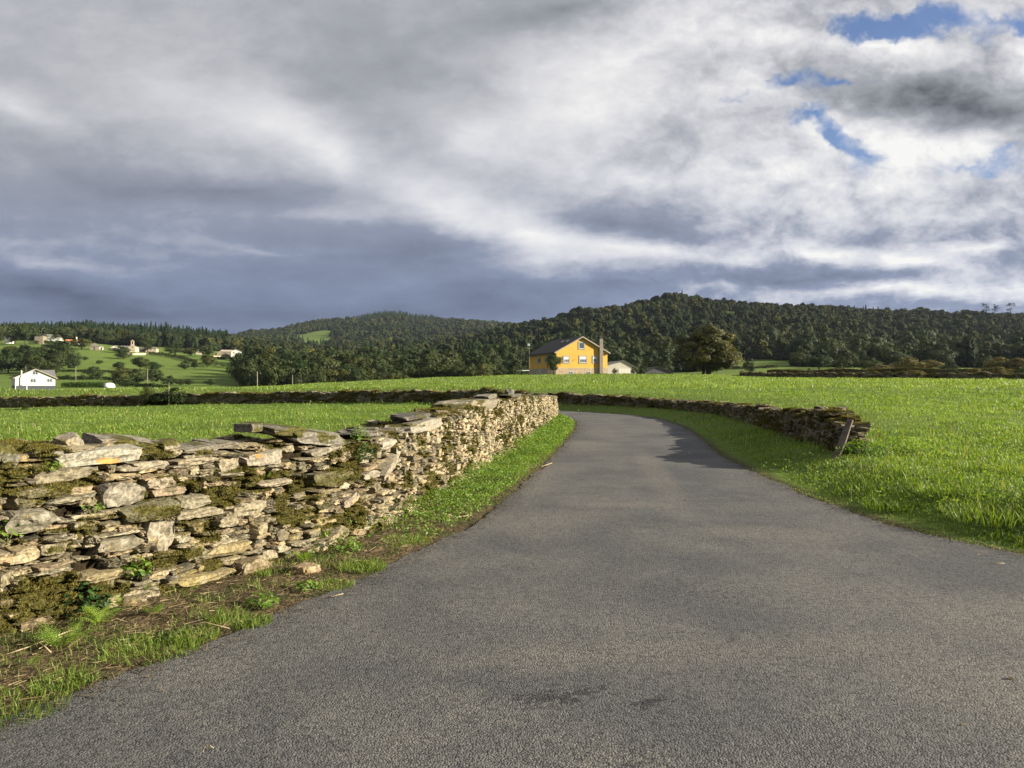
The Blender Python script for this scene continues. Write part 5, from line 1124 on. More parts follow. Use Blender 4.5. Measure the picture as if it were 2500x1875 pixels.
class Front:
    """a building's own frame: x along its front, y inwards, z up from its base"""
    def __init__(s, name, label, cat, pxl, pxr, Y, phi, zb, group=None):
        s.A = np.array((X(pxl, Y), Y)); s.phi = R(phi); s.c, s.s = math.cos(s.phi), math.sin(s.phi); s.zb = zb; u = (pxr - CX) / F
        s.w = (u * s.A[1] - s.A[0]) / (s.c - u * s.s); s.root = empty(name, (s.A[0], s.A[1], zb), s.phi); tag(s.root, label, cat, group, 'thing')
    def a(s, px): u = (px - CX) / F; return (u * s.A[1] - s.A[0]) / (s.c - u * s.s)
    def z(s, py, a): return Zp(py, s.A[1] + a * s.s) - s.zb
    def t(s, px): u = (px - CX) / F; return (s.A[0] - u * s.A[1]) / (s.s + u * s.c)       # depth along the left side wall
    def zt(s, py, t): return Zp(py, s.A[1] + t * s.c) - s.zb
    def rect(s, x0, y0, x1, y1):
        a0, a1 = s.a(x0), s.a(x1); m_ = (a0 + a1) / 2; return a0, a1, s.z(y1, m_), s.z(y0, m_)
    def window(s, a0, a1, z0, z1, surround=.22, bars=1, transom=False, side=False, y=0.0, proud=0.0):
        def B(b, u0, u1, o0, o1, w0, w1): b.box(u0, u1, y - o1, y - o0, w0, w1) if not side else b.box(-o1, -o0, u0, u1, w0, w1)
        b = MB(); fw = .06
        for q in ((a0, a1, z0, z0 + fw), (a0, a1, z1 - fw, z1), (a0, a0 + fw, z0 + fw, z1 - fw), (a1 - fw, a1, z0 + fw, z1 - fw)): B(b, q[0], q[1], proud + .012, proud + .05, q[2], q[3])
        for k in range(bars):
            c_ = a0 + (a1 - a0) * (k + 1) / (bars + 1); B(b, c_ - .03, c_ + .03, proud + .012, proud + .046, z0 + fw, z1 - fw)
        if transom: B(b, a0 + fw, a1 - fw, proud + .012, proud + .043, z1 - .45 * (z1 - z0), z1 - fw - .003)
        f = b.build('window', M_PVC, s.root); b = MB(); B(b, a0 + .02, a1 - .02, proud + .006, proud + .02, z0 + .02, z1 - .02); b.build('pane', M_GLASS, f)
        if surround:
            g = surround; b = MB()
            for q in ((a0 - g, a1 + g, z0 - g, z0 - .003), (a0 - g, a1 + g, z1 + .003, z1 + g), (a0 - g, a0 - .003, z0, z1), (a1 + .003, a1 + g, z0, z1)): B(b, q[0], q[1], proud + .004, proud + .075, q[2], q[3])
            b.build('surround', M_GRANITE, f)
        return f
def gable_roof(F_, w, L, eave, apex, over, th, mat, y0=-.45, name='roof', fascia=None, side_drop=None):
    k = (apex - eave) / (w / 2); x0, x1 = -over, w + over; ze = eave - k * over; g = .012
    poly = [(x0, ze + g), (w / 2, apex + g), (x1, ze + g), (x1, ze + th), (w / 2, apex + th * 1.1), (x0, ze + th)]
    o = MB().prism(poly, y0, L - y0).build(name, mat, F_.root)
    if fascia:
        poly = [(x0, ze - .10), (w / 2, apex - .10), (x1, ze - .10), (x1, ze + th * .8), (w / 2, apex + th * .85), (x0, ze + th * .8)]
        MB().prism(poly, y0 - .05, y0 - .003).build('fascia', fascia, F_.root)
    return o
# ---------------------------------------------------------------- the yellow house
H = Front('yellow_house', 'large yellow house with stone base and dark slate roof beyond the meadow', 'house', 1357, 1483, 180, 18, 3.62)
w, L = H.w, H.t(1292.5); eave, apex = H.z(860, 0) + .15, H.z(822.5, H.w / 2) ; pz = H.z(897.5, w / 2)
MB().prism([(0, pz), (w, pz), (w, eave), (w / 2, apex - .02), (0, eave)], 0, L).build('wall', M_YEL, H.root)
MB().box(-.05, w + .05, -.05, L + .05, -1.2, pz - .004).build('plinth', M_PLINTH, H.root)
roof = gable_roof(H, w, L, eave, apex, .55, .22, M_SLATE, -.55, fascia=M_GRANITE)
k_ = (apex - eave) / (w / 2)
for px, py in ((1344.2, 837.5), (1358.6, 836.3)):
    xq = w * .36; zq = eave + k_ * xq + .25
    b = MB(); y_ = 4.0 if px > 1350 else 7.2; b.add([(xq - .35, y_, zq - .35 * k_), (xq + .35, y_, zq + .35 * k_), (xq + .35, y_ + .9, zq + .35 * k_), (xq - .35, y_ + .9, zq - .35 * k_), (xq - .35, y_, zq - .35 * k_ + .08), (xq + .35, y_, zq + .35 * k_ + .08), (xq + .35, y_ + .9, zq + .35 * k_ + .08), (xq - .35, y_ + .9, zq - .35 * k_ + .08)], [(0, 3, 2, 1), (4, 5, 6, 7), (0, 1, 5, 4), (1, 2, 6, 5), (2, 3, 7, 6), (3, 0, 4, 7)]).build('skylight', M_GLASS, roof)
b = MB(); b.tube([(-.62, -.3, eave - .72 + .2), (-.62, L + .3, eave - .72 + .2)], .07, 6); b.build('gutter', M_METAL, H.root); b = MB(); b.tube([(-.12, .35, pz - 1.2), (-.12, .35, eave - .4)], .05, 6); b.build('downpipe', M_GREYW, H.root)
c0, c1_ = H.a(1461.5), H.a(1469.8); ctop = H.z(827, 11.3)
ch = MB().box(c0, c1_, -.62, -.06, -.6, ctop).build('chimney', simple('chimney_stone', (.20, .175, .145), .85, .3, 2, .4, 5), H.root, bevel=.02); MB().box(c0 - .08, c1_ + .08, -.70, .02, ctop + .003, ctop + .12).box(c0 + .12, c1_ - .12, -.55, -.12, ctop + .123, ctop + .55).build('chimney_cap', M_METAL, ch)
H.window(*H.rect(1413.5, 836, 1425.5, 850.5), .22, 0, False)
for r_ in ((1376.8, 870.5, 1388.4, 884.5), (1415.5, 870, 1430.8, 884.5), (1448.2, 870, 1456.2, 884)): H.window(*H.rect(*r_), .26, 1 if r_[2] - r_[0] < 10 else 2, True)
for r_ in ((1388.3, 906, 1398.3, 913), (1432.6, 906, 1441.8, 913)): H.window(*H.rect(*r_), 0, 1, False, False, 0, .052)
for x0, x1, y0, y1 in ((1312.8, 1319.8, 874, 886), (1331.4, 1336, 872, 882)):
    t0, t1 = sorted((H.t(x0), H.t(x1))); tm = (t0 + t1) / 2; H.window(t0, t1, H.zt(y1, tm), H.zt(y0, tm), .28, 1, False, True)
t0, t1 = sorted((H.t(1316), H.t(1323.2))); MB().box(-.12, -.055, t0, t1, .05, H.zt(901, (t0 + t1) / 2)).build('door', M_GREYW, H.root)
t0, t1 = sorted((H.t(1306), H.t(1309.7))); H.window(t0, t1, H.zt(914, t0), H.zt(909, t0), 0, 0, False, True, 0, .052)
b = MB(); a0, z0 = H.a(1402), H.z(877.5, 4); b.tube([(a0 - .3, -.02, z0 - .15), (a0, -.25, z0 - .1), (a0 + .1, -.3, z0 + .1)], .03, 5); b.build('wall_lamp', M_METAL, H.root)
# outbuildings
Bn = Front('barn', 'pale barn with wide white door at the right of the yellow house', 'barn', 1472, 1553, 197, 10, H1(X(1520, 197), 197) - .05)
w2 = Bn.w; e2, a2 = Bn.z(896.5, 4), Bn.z(881, w2 * .6)
MB().prism([(0, -.8), (w2, -.8), (w2, e2 - .1), (w2 * .62, a2), (0, e2 + .3)], 0, 11).build('wall', M_BARNW, Bn.root)
k1 = (a2 - e2 - .3) / (w2 * .62); k2 = (a2 - e2 + .1) / (w2 * .38)
rb = MB().prism([(-.4, e2 + .3 - .4 * k1 + .012), (w2 * .62, a2 + .012), (w2 + .4, e2 - .1 - .4 * k2 + .012), (w2 + .4, e2 - .1 - .4 * k2 + .16), (w2 * .62, a2 + .18), (-.4, e2 + .3 - .4 * k1 + .16)], -.3, 11.3).build('roof', M_GREYR, Bn.root)
d0, d1, dz0, dz1 = Bn.rect(1510, 899.5, 1539.5, 911.5); dr_ = MB()
for i in range(4):
    q0, q1 = d0 + (d1 - d0) * i / 4, d0 + (d1 - d0) * (i + 1) / 4 - .03; dr_.box(q0, q1, -.07, -.004, dz0, dz1)
dr_.build('door', M_WHITE, Bn.root)
Sh = Front('shed', 'low shed with dark grey roof between the barn and the autumn tree', 'shed', 1574, 1644, 216, 6, H1(X(1600, 216), 216) - .4)
w3 = Sh.w; a3 = Sh.z(896, w3 / 2); e3 = Sh.z(909, 0)
MB().prism([(0, -.8), (w3, -.8), (w3, e3), (w3 * .46, a3), (0, e3)], 0, 9).build('wall', M_SHED, Sh.root)
poly = [(-.4, e3 - .1), (w3 * .46, a3 + .012), (w3 + .4, e3 - .1), (w3 + .4, e3 + .1), (w3 * .46, a3 + .22), (-.4, e3 + .1)]
MB().prism(poly, -.3, 9.3).build('roof', M_SLATE, Sh.root)
cp = Front('carport', 'low white-roofed carport at the left corner of the yellow house', 'carport', 1274, 1292, 204, 18, H1(X(1280, 204), 204)); z_ = 1.6
MB().box(0, cp.w, 0, 4, z_, z_ + .14).build('roof', M_PVC, cp.root)
for q in (.1, cp.w - .2):
    for yq in (.2, 3.7): MB().box(q, q + .1, yq, yq + .1, -.5, z_ - .003).build('post', M_METAL, cp.root)
rf = Front('rail_fence', 'short wooden rail fence at the foot of the young tree by the yellow house', 'fence', 1338, 1357, 173, 5, H1(X(1345, 173), 173))
MB().box(0, rf.w, -.03, .03, .75, .87).box(0, rf.w, -.03, .03, .40, .50).build('rail', M_POLE, rf.root)
for q in np.linspace(.05, rf.w - .05, 3): MB().box(q - .05, q + .05, .034, .13, -.3, .95).build('post', M_POLE, rf.root)
# ---------------------------------------------------------------- the white house on the left
W_ = Front('white_house', 'white gabled house with dark boarded ground floor at the far left', 'house', 37, 134.7, 210, 38, -.45)
w, L = W_.w, 9.5; e, a_ = W_.z(920, 0), W_.z(900, w / 2); bz = W_.z(940, w / 2)
MB().prism([(0, bz), (w, bz), (w, e), (w / 2, a_), (0, e)], 0, L).build('wall', M_WHITE, W_.root)
b = MB()
for i in range(22):
    q0 = w * .3 + (w * .7) * i / 22; b.box(q0, q0 + w * .7 / 22 - .02, -.02 - .015 * (i % 2), .1, 0, bz - .004)
b.build('boarding', M_BOARD, W_.root); MB().box(.05, w - .05, .12, L, -.8, bz - .004).build('ground_floor', M_BOARD, W_.root)
for q in (.0, w * .28): MB().box(q, q + .15, 0, .11, 0, bz - .004).build('post', M_PVC, W_.root)
gable_roof(W_, w, L, e, a_, .6, .18, M_SLATE, -.5, fascia=M_GRANITE)
kx = (a_ - e) / 3.6
MB().add([(w * .50, 5.0, a_ - .1), (w + .5, 5.0, a_ - .1), (w + .5, 1.2, e - .25), (w * .50, 1.2, e - .25), (w * .50, 8.8, e - .25), (w + .5, 8.8, e - .25), (w * .5, 5.0, e - .3), (w + .5, 5.0, e - .3)], [(0, 1, 2, 3), (0, 4, 5, 1), (3, 2, 5, 4), (1, 5, 2), (0, 3, 4)]).build('cross_roof', M_GREYR, W_.root)
MB().box(w + .003, w + .2, 2.2, 8.0, -.6, e - .26).build('side_wall', M_WHITE, W_.root)
W_.window(*W_.rect(79.5, 904, 92.5, 913.5), .12, 1); W_.window(*W_.rect(74, 923.5, 87.5, 932.5), .12, 1); W_.window(*W_.rect(114.5, 923.5, 127.5, 931.5), .12, 1)
a0 = W_.a(51.5); MB().box(a0 - .25, a0 + .25, -.3, -.01, bz + .05, e + .1).build('flue', M_GREYW, W_.root); MB().box(a0 - .02, a0 + .22, -.28, -.05, e + .103, e + 1.9).build('flue_pipe', M_PVC, W_.root)
W_.root.location.z -= .1
# plastic tunnel and maize
x, y, z = spot(264, 946); T_ = empty('polytunnel', (x, y, z), R(60)); tag(T_, 'small white plastic polytunnel at the end of the maize rows', 'polytunnel', None, 'thing')
b = MB(); pr = [(1.35 * math.cos(q), 1.5 * math.sin(q) ** .8 if math.sin(q) > 0 else 0) for q in np.linspace(0, PI, 11)]; b.prism(pr, -1.6, 1.6); b.build('cover', M_SHEET, T_, True)
b = MB(); b.prism([(q * 1.02, r_ * 1.02 + .02) for q, r_ in pr], 1.603, 1.66); b.build('hoop', M_PVC, T_)
pa, pb = spot(150, 946), spot(252, 946); n_ = 5200; t_ = rng.random(n_); row = rng.integers(0, 6, n_); x = pa[0] + (pb[0] - pa[0]) * t_ + rng.normal(0, .1, n_); y = pa[1] + (pb[1] - pa[1]) * t_ + row * .8 + rng.normal(0, .08, n_)
zg = height(x, y); lv = rng.random(n_); C = np.c_[x, y, zg + lv * 1.2]; V, Fs = blades(C, np.tile((0., 0, 1), (n_, 1)), rng.uniform(.5, .9, n_), np.full(n_, .11), rng.uniform(.6, 1.2, n_), rng, True)
M_MAIZE = leafmat('maize_leaf', (.035, .075, .015), (.06, .11, .02), (.10, .15, .035), .25)
tag(mesh_np('maize_plants', V, Fs, M_MAIZE), kind='stuff')
# ---------------------------------------------------------------- the village
def house(name, label, pxl, pxr, pyb, pye, pyr, phi, depth, wall, roofm, Y=None, long_=False, wins=0, door=False, chim=False, cat='house'):
    if Y is None: _, Y, zg = spot((pxl + pxr) / 2, pyb)
    zg = Zp(pyb, Y); f = Front(name, label, cat, pxl, pxr, Y, phi, zg); w = f.w; e, r_ = max(1.2, f.z(pye, w / 2)), f.z(pyr, w / 2)
    if long_:
        MB().box(0, w, 0, depth, -3, e).build('wall', wall, f.root); o = .35; h_ = min(depth / 2, w * .3) if long_ == 'hip' else -.35
        MB().add([(-o, -o, e + .01), (w + o, -o, e + .01), (w + o, depth + o, e + .01), (-o, depth + o, e + .01), (h_, depth / 2, r_), (w - h_, depth / 2, r_)], [(0, 3, 2, 1), (0, 1, 5, 4), (1, 2, 5), (2, 3, 4, 5), (3, 0, 4)]).build('roof', roofm, f.root)
    else:
        MB().prism([(0, -3), (w, -3), (w, e), (w / 2, r_), (0, e)], 0, depth).build('wall', wall, f.root); gable_roof(f, w, depth, e, r_, .35, .2, roofm, -.3)
    for i in range(wins):
        c_ = w * (i + .5) / wins; hh = min(1.3, e * .4); f.window(c_ - .5, c_ + .5, e * .45, e * .45 + hh, .12, 1)
    if door: MB().box(w * .42, w * .42 + 1.1, -.06, -.004, 0, min(2.1, e * .8)).build('door', M_BOARD, f.root)
    if chim: MB().box(w * .3, w * .3 + .7, depth * .45, depth * .45 + .7, e, r_ + 1.1).build('chimney', M_GRANITE, f.root)
    return f
fh = house('farmhouse', 'white farmhouse with grey hipped roof on the hilltop at the far left', 105, 147, 835.5, 821.5, 812.5, 14, 11, M_WHITE, M_OLDROOF, None, 'hip', 4, True)
MB().box(fh.a(115), fh.a(128), -.2, 4, fh.z(822, 5) + .2, fh.z(816, 5)).build('dormer', M_WHITE, fh.root)
house('stone_house', 'brown stone annex joined to the left of the hilltop farmhouse', 84, 104.5, 831, 819, 813.5, 14, 9, M_RUBBLE, M_SLATE, 596, True, 2)
house('house', 'half-hidden pale house at the left edge of the hilltop', 10, 24, 831, 822, 815.5, 10, 8, M_WHITE, M_BEIGE, 600, True, 1)
oh = house('orange_roofed_house', 'white house with bright orange tiled roof on the village slope', 159, 194, 840, 834.5, 827.5, 20, 9, M_WHITE, M_ORANGE, None, True, 2)
MB().box(oh.w * .72, oh.w * .72 + .8, 2.5, 3.3, 2, oh.z(821.5, 6)).build('chimney', M_WHITE, oh.root)
house('stone_barn', 'grey ruined stone barn with pyramid roof below the orange-roofed house', 219, 241, 854, 845, 837, 25, 9, M_RUBBLE, M_OLDROOF, None, 'hip', 0, True, cat='barn')
house('garden_shed', 'small white shed right of the grey ruined barn', 243, 250, 853, 847, 844.5, 20, 4, M_WHITE, M_BEIGE, None, False, 0, True, cat='shed')
house('house', 'small reddish house with white gable in the village middle', 270, 291, 854, 848, 843.5, 18, 8, M_WHITE, M_BEIGE, None, False, 1, True)
house('stone_house', 'low stone house with flat grey roof left of the chapel', 293, 315, 850, 846.5, 843, 12, 8, M_PALES, M_OLDROOF, None, True, 2)
house('stone_house', 'small stone house between the chapel and the pale house', 337, 354, 858, 851, 847.5, 12, 8, M_RUBBLE, M_OLDROOF, None, True, 1)
house('pale_house', 'pale pinkish house with grey hipped roof right of the chapel', 355.5, 381.5, 859.5, 850, 845.5, 15, 9, M_PALES, M_OLDROOF, None, 'hip', 3)
house('house', 'small house with white gable half hidden behind the brown tree', 479, 491, 865, 857, 851.5, 18, 8, M_PALES, M_OLDROOF, None, False, 1)
house('stone_barn', 'large open stone barn with dark gable at the right end of the village', 529, 558, 869, 861, 853, 25, 12, M_RUBBLE, M_OLDROOF, None, False, 0, True, cat='barn')
house('barn', 'barn with long pale roof behind the open stone barn', 541, 570, 866, 858, 853, 20, 10, M_RUBBLE, M_BEIGE, 572, True, 0, cat='barn')
house('house', 'white house at the right end of the village beside the yellow-green tree', 564, 590, 866, 858, 852.5, 20, 9, M_WHITE, M_OLDROOF, 562, False, 2)
Cf = Front('chapel', 'small stone chapel with slender bell tower in the village', 'chapel', 315.5, 331, 558, 15, Zp(849, 558)); w = Cf.w; e, r_ = Cf.z(845.5, 2), Cf.z(842.5, w / 2)
MB().prism([(0, -3), (w, -3), (w, e), (w / 2, r_), (0, e)], 0, 12).build('wall', M_PALES, Cf.root); gable_roof(Cf, w, 12, e, r_, .2, .15, M_OLDROOF, .3)
b = MB(); q = w / 2; tz = Cf.z(832.5, q)
b.box(q - 1.1, q + 1.1, -.1, .9, e, r_ + .8); b.box(q - 1.0, q - .45, 0, .8, r_ + .803, tz); b.box(q + .45, q + 1.0, 0, .8, r_ + .803, tz); b.box(q - 1.15, q + 1.15, -.1, .9, tz + .003, tz + .3); b.prism([(q - .9, tz + .303), (q + .9, tz + .303), (q, Cf.z(829.5, q))], .1, .7)
b.build('bell_tower', M_PALES, Cf.root); MB().box(q - .06, q + .06, .33, .45, tz + .4, Cf.z(828, q) + .2).build('cross', M_GRANITE, Cf.root); MB().tube([(q, .4, tz - .3), (q, .4, tz - .6), (q, .4, tz - 1.0)], [.06, .25, .38], 8).build('bell', M_METAL, Cf.root)
MB().box(w * .4, w * .6, -.05, -.004, 0, 2.2).build('door', M_BOARD, Cf.root)
# garden walls and hedges
def stretch_wall(label, pts, h, th, mat, name='garden_wall'):
    P_ = [spot(*p) for p in pts]; o0 = P_[0]; root = empty(name, o0); tag(root, label, 'wall', None, 'thing')
    b = MB()
    for p, q in zip(P_[:-1], P_[1:]):
        d = np.array((q[0] - p[0], q[1] - p[1])); d /= np.linalg.norm(d); n_ = np.array((-d[1], d[0])) * th / 2
        A_ = [(p[0] - n_[0], p[1] - n_[1]), (q[0] - n_[0], q[1] - n_[1]), (q[0] + n_[0], q[1] + n_[1]), (p[0] + n_[0], p[1] + n_[1])]
        zs = [p[2], q[2], q[2], p[2]]; b.hexa([(A_[i][0] - o0[0], A_[i][1] - o0[1], zs[i] - o0[2] - .6) for i in range(4)] + [(A_[i][0] - o0[0], A_[i][1] - o0[1], zs[i] - o0[2] + h) for i in range(4)])
    b.build('masonry', mat, root)
stretch_wall('pale low garden wall in front of the pale pinkish house', [(308, 866), (330, 866.5), (362, 866)], 1.3, .4, M_PALES)
stretch_wall('low pale wall before the open stone barn', [(520, 872), (548, 873)], 1.2, .4, M_PALES)
def hedge(label, pts, h, wid, mat=M_LEAF, dens=60, Ys=None):
    P_ = [spot(*p) for p in pts]; Q = arc([(p[0], p[1]) for p in P_], .4, 5); d = np.r_[0, np.cumsum(np.linalg.norm(np.diff(Q, axis=0), axis=1))]; n_ = int(d[-1] * dens); q = rng.uniform(0, d[-1], n_)
    x = np.interp(q, d, Q[:, 0]) + rng.normal(0, wid * .3, n_); y = np.interp(q, d, Q[:, 1]) + rng.normal(0, wid * .3, n_); hh = h * (.55 + .9 * fbm(q * .35, q * 0, 3, 7)); zq = height(x, y) + hh * rng.random(n_) ** .7
    V, Fq = leaf_cards(np.c_[x, y, zq], rng.normal(size=(n_, 3)) + (0, 0, .5), rng.uniform(.25, .6, n_), .7); o0 = np.array(P_[0]); o = mesh_np('hedge', V - o0, Fq, mat); o.location = o0; tag(o, label, 'hedge', None, 'thing')
hedge('dark hedge running down the meadow from the village to the right', [(362, 866), (400, 869), (440, 876), (480, 888)], 2.2, 1.4)
hedge('dark hedge band crossing the lower meadow below the yellowish tree', [(470, 893), (520, 894), (560, 897)], 1.8, 1.4)
hedge('low dark hedge along the field behind the white house and lone tree', [(140, 926), (200, 926.5), (255, 927), (285, 929)], 1.3, .9)
hedge('thin hedge line on the meadow above the lone round tree', [(150, 908), (215, 907.5), (280, 909)], 1.0, .8)
hedge('dark hedge behind the polytunnel leading right', [(290, 943.5), (330, 944), (380, 946), (410, 947.5)], 1.1, .9)
hedge('bushy hedge under the hilltop farmhouse', [(70, 840), (110, 840), (150, 839)], 2.5, 1.5, dens=90)
hedge('dark hedge before the stone barns at the right of the village', [(515, 877), (560, 877), (600, 880)], 1.5, 1.2)
hedge('thin brown hedge at the far edge of the sunlit meadow', [(1770, 899), (1830, 900), (1900, 898)], 1.0, 1.0, AUT_CROWN[0].materials[0])
# poles
def pole(px, pyb, pyt, label, Y=None, rad=.12, arm=False, name='utility_pole', cat='pole', mat=None, group='utility poles in the fields'):
    if Y is None: x, y, z = spot(px, pyb)
    else: x, y = X(px, Y), Y; z = H1(x, y)
    root = empty(name, (x, y, z)); tag(root, label, cat, group, 'thing'); h = Zp(pyt, y) - z
    b = MB(); b.tube([(0, 0, -.4), (0, 0, h * .5), (.02, 0, h)], [rad, rad * .85, rad * .65], 7); b.build('shaft', mat or M_POLE, root, True)
    if arm: MB().box(-.5, .5, -.05, .05, h - .35, h - .25).build('crossarm', mat or M_POLE, root)
    return root, h
pole(185, 934, 894, 'pale utility pole right of the white house', None, .14)
pole(360, 944, 902, 'pale utility pole at the hedge clump by the polytunnel', None, .14)
pole(628, 941, 906, 'wooden utility pole rising behind the pasture crest, left one of two', 190, .12)
pole(714, 938, 915, 'shorter wooden pole behind the pasture crest right of the tall one', 205, .10)
pole(1273.5, 918, 866, 'tall pale pole just left of the yellow house', 188, .065)
pole(1253.5, 917, 900, 'short pole second to the left of the yellow house', 186, .09)
pole(1178, 920, 915, 'tiny stake at the crest left of the short pole', 168, .06, name='field_stake')
u_ = (412 - CX) / F; k = np.argmin(np.abs(FWALL[:, 0] / FWALL[:, 1] - u_)); pole(412, 977, 933, 'grey stake standing before the bushes on the pasture wall', FWALL[k, 1] - .9, .03, name='field_stake', group=None, mat=M_RUBBLE)
rt_, h_ = pole(1292, 880, 843, 'lamp pole with white floodlight head behind the roof of the yellow house', 232, .08, name='floodlight_pole', cat='lamp', group=None)
MB().box(-.45, .25, -.2, .2, h_ - .1, h_ + .55).build('lamp_head', M_PVC, rt_)
# ================================================================ sky, sun and camera
EXPO = 1.45
w = bpy.data.worlds.new('World'); SC.world = w; w.use_nodes = True
nt = NT(w.node_tree)
D = nt.n('ShaderNodeTexCoord').outputs['Generated']
sx = nt.n('ShaderNodeSeparateXYZ', {0: D}); dx, dy, dz = sx.outputs
yy = nt.math('MAXIMUM', nt.math('ABSOLUTE', dy), .12)
u = nt.math('DIVIDE', dx, yy); v = nt.math('DIVIDE', dz, yy)
UV = nt.n('ShaderNodeCombineXYZ', {0: u, 1: v, 2: nt.math('MULTIPLY', nt.math('SIGN', dy), .0)}).outputs[0]
zz = nt.math('ADD', nt.math('MAXIMUM', dz, 0.0), .16)
PL = nt.n('ShaderNodeCombineXYZ', {0: nt.math('DIVIDE', dx, zz), 1: nt.math('DIVIDE', dy, zz), 2: 0.0}).outputs[0]
wn = nt.vmath('SUBTRACT', nt.noise(PL, 1.1, 5, .62, out=1), (.5, .5, .5))
wn2 = nt.vmath('SUBTRACT', nt.noise(UV, 13.0, 4, .62, out=1), (.5, .5, .5))
UVa = nt.vmath('ADD', UV, nt.vmath('MULTIPLY', wn, (.16, .07, 0)))
UVh = nt.vmath('ADD', UVa, nt.vmath('MULTIPLY', wn2, (.11, .09, 0)))
ROTS = [-24, -11, 0, 9, 20, 35]; _rc = {}
def rotated(key, src, a):
    if (key, a) not in _rc:
        _rc[(key, a)] = src if a == 0 else nt.n('ShaderNodeMapping', {'Vector': src, 'Rotation': (0, 0, R(a))}, vector_type='POINT').outputs[0]
    return _rc[(key, a)]
def total(lst, key):
    src = {'a': UVa, 'h': UVh}[key]; acc = 0.0
    for px, py, rx, ry, rot, amp in lst:
        a = min(ROTS, key=lambda q: abs(q - rot)); x_, y_ = (px - CX) / F, (CY - py) / F; c_, s_ = math.cos(R(a)), math.sin(R(a))
        xr, yr = x_ * c_ - y_ * s_, x_ * s_ + y_ * c_; sx_, sy_ = F / (rx * 2.1), F / (ry * 2.1)
        ma = nt.n('ShaderNodeVectorMath', {0: rotated(key, src, a), 1: (sx_, sy_, 0), 2: (-xr * sx_, -yr * sy_, 0)}, operation='MULTIPLY_ADD').outputs[0]
        t = nt.n('ShaderNodeTexGradient', {'Vector': ma}, gradient_type='QUADRATIC_SPHERE').outputs[1]
        acc = nt.math('MULTIPLY_ADD', t, amp * 1.3, acc)
    return acc
LIGHTS = [(600, 300, 330, 70, 22, .22), (790, 385, 150, 42, 30, .25), (640, 240, 90, 60, 45, .12), (50, 255, 130, 40, 15, .26), (1150, 350, 150, 110, 20, .16), (1560, 120, 420, 110, -18, .34), (1900, 90, 220, 60, 10, .25), (1500, 270, 260, 130, -10, .20), (1760, 290, 90, 90, 0, .2),
 (1060, 500, 170, 40, 18, .26), (1300, 560, 230, 55, 22, .36), (1560, 610, 330, 36, 8, .34), (1330, 640, 260, 40, 4, .22), (2060, 605, 260, 34, 4, .42), (2250, 640, 180, 20, 12, .36), (2200, 705, 330, 16, -4, .40), (2400, 690, 120, 14, -4, .3), (2120, 110, 200, 26, 8, .4), (1850, 215, 120, 40, 0, .3),
 (2050, 310, 170, 55, 5, .38), (2250, 360, 170, 60, 10, .34), (2420, 350, 90, 50, 0, .30), (2000, 440, 300, 80, 0, .26), (2300, 520, 180, 34, -3, .38), (2430, 600, 110, 30, -6, .35), (1500, 420, 330, 90, 5, .16), (1700, 400, 120, 90, -25, .16), (2460, 130, 60, 90, 0, .3),
 (120, 625, 230, 26, 5, .20), (640, 610, 260, 14, 6, .12), (1080, 690, 230, 20, 4, .10), (300, 740, 160, 14, 4, .06), (60, 390, 120, 50, 5, .08), (820, 510, 100, 14, 0, .12), (1700, 700, 260, 16, 0, .14), (1300, 740, 200, 14, 0, .05)]
DARKS = [(560, 460, 300, 34, 4, -.24), (640, 480, 160, 20, 3, -.08), (180, 420, 260, 90, 14, -.22), (60, 700, 280, 54, 8, -.32), (220, 725, 170, 26, 10, -.10), (420, 660, 300, 40, 8, -.06), (980, 580, 230, 60, 14, -.16), (900, 660, 330, 36, 6, -.10), (1150, 640, 160, 40, 8, -.12), (1400, 20, 230, 40, -8, -.30), (950, 140, 300, 110, 35, -.12), (800, 210, 160, 60, 40, -.10), (720, 320, 90, 50, 30, -.0),
 (2260, 215, 250, 66, 6, -.44), (2160, 250, 130, 40, 0, -.18), (2420, 270, 160, 44, 0, -.26), (1520, 535, 190, 32, 10, -.16), (1800, 560, 330, 50, 0, -.14), (2000, 670, 330, 24, 2, -.34), (1500, 700, 330, 20, 3, -.18), (1620, 320, 110, 60, -25, -.12), (1900, 460, 110, 18, -10, -.12), (2300, 580, 160, 20, 0, -.12), (1000, 770, 700, 46, 0, -.18), (300, 770, 400, 34, 0, -.16), (1180, 230, 120, 90, 30, -.06)]
HOLES_ = [(2170, 40, 190, 54, -4, 1.0), (2060, 66, 100, 36, 20, .75), (2360, 55, 60, 36, 20, .5), (1830, 185, 90, 22, -14, .5), (1990, 170, 100, 26, -14, .62), (1760, 172, 60, 18, 0, .4), (1900, 270, 90, 34, 24, .66), (2040, 365, 120, 40, 20, .55), (1960, 330, 50, 26, 30, .45), (2240, 335, 60, 26, 0, .42), (2290, 385, 120, 34, 0, .42), (2400, 345, 50, 26, 0, .4), (2450, 400, 90, 30, 0, .42), (2170, 300, 60, 20, 0, .35), (2450, 655, 110, 18, -3, .55), (2470, 690, 70, 12, 0, .4), (1700, 225, 60, 16, 0, .3), (2100, 430, 100, 20, 10, .35)]
Ld = total(LIGHTS + DARKS, 'a'); Hd = total([(q[0] + 85, q[1] + 14) + q[2:] for q in HOLES_], 'h')
right = nt.rng(u, -.10, .42)
n1 = nt.noise(PL, 1.5, 6, .56, .25); n2 = nt.noise(nt.vmath('MULTIPLY', UVa, (1.0, 2.4, 1)), 4.6, 7, .63)
n3 = nt.noise(nt.vmath('MULTIPLY', UVa, (1, 1.5, 1)), 11.0, 6, .64, .15)
L = nt.math('ADD', .565, Ld)
L = nt.math('ADD', L, nt.math('MULTIPLY', nt.math('SUBTRACT', n1, .5), .46))
L = nt.math('ADD', L, nt.math('MULTIPLY', nt.math('SUBTRACT', n2, .5), .42))
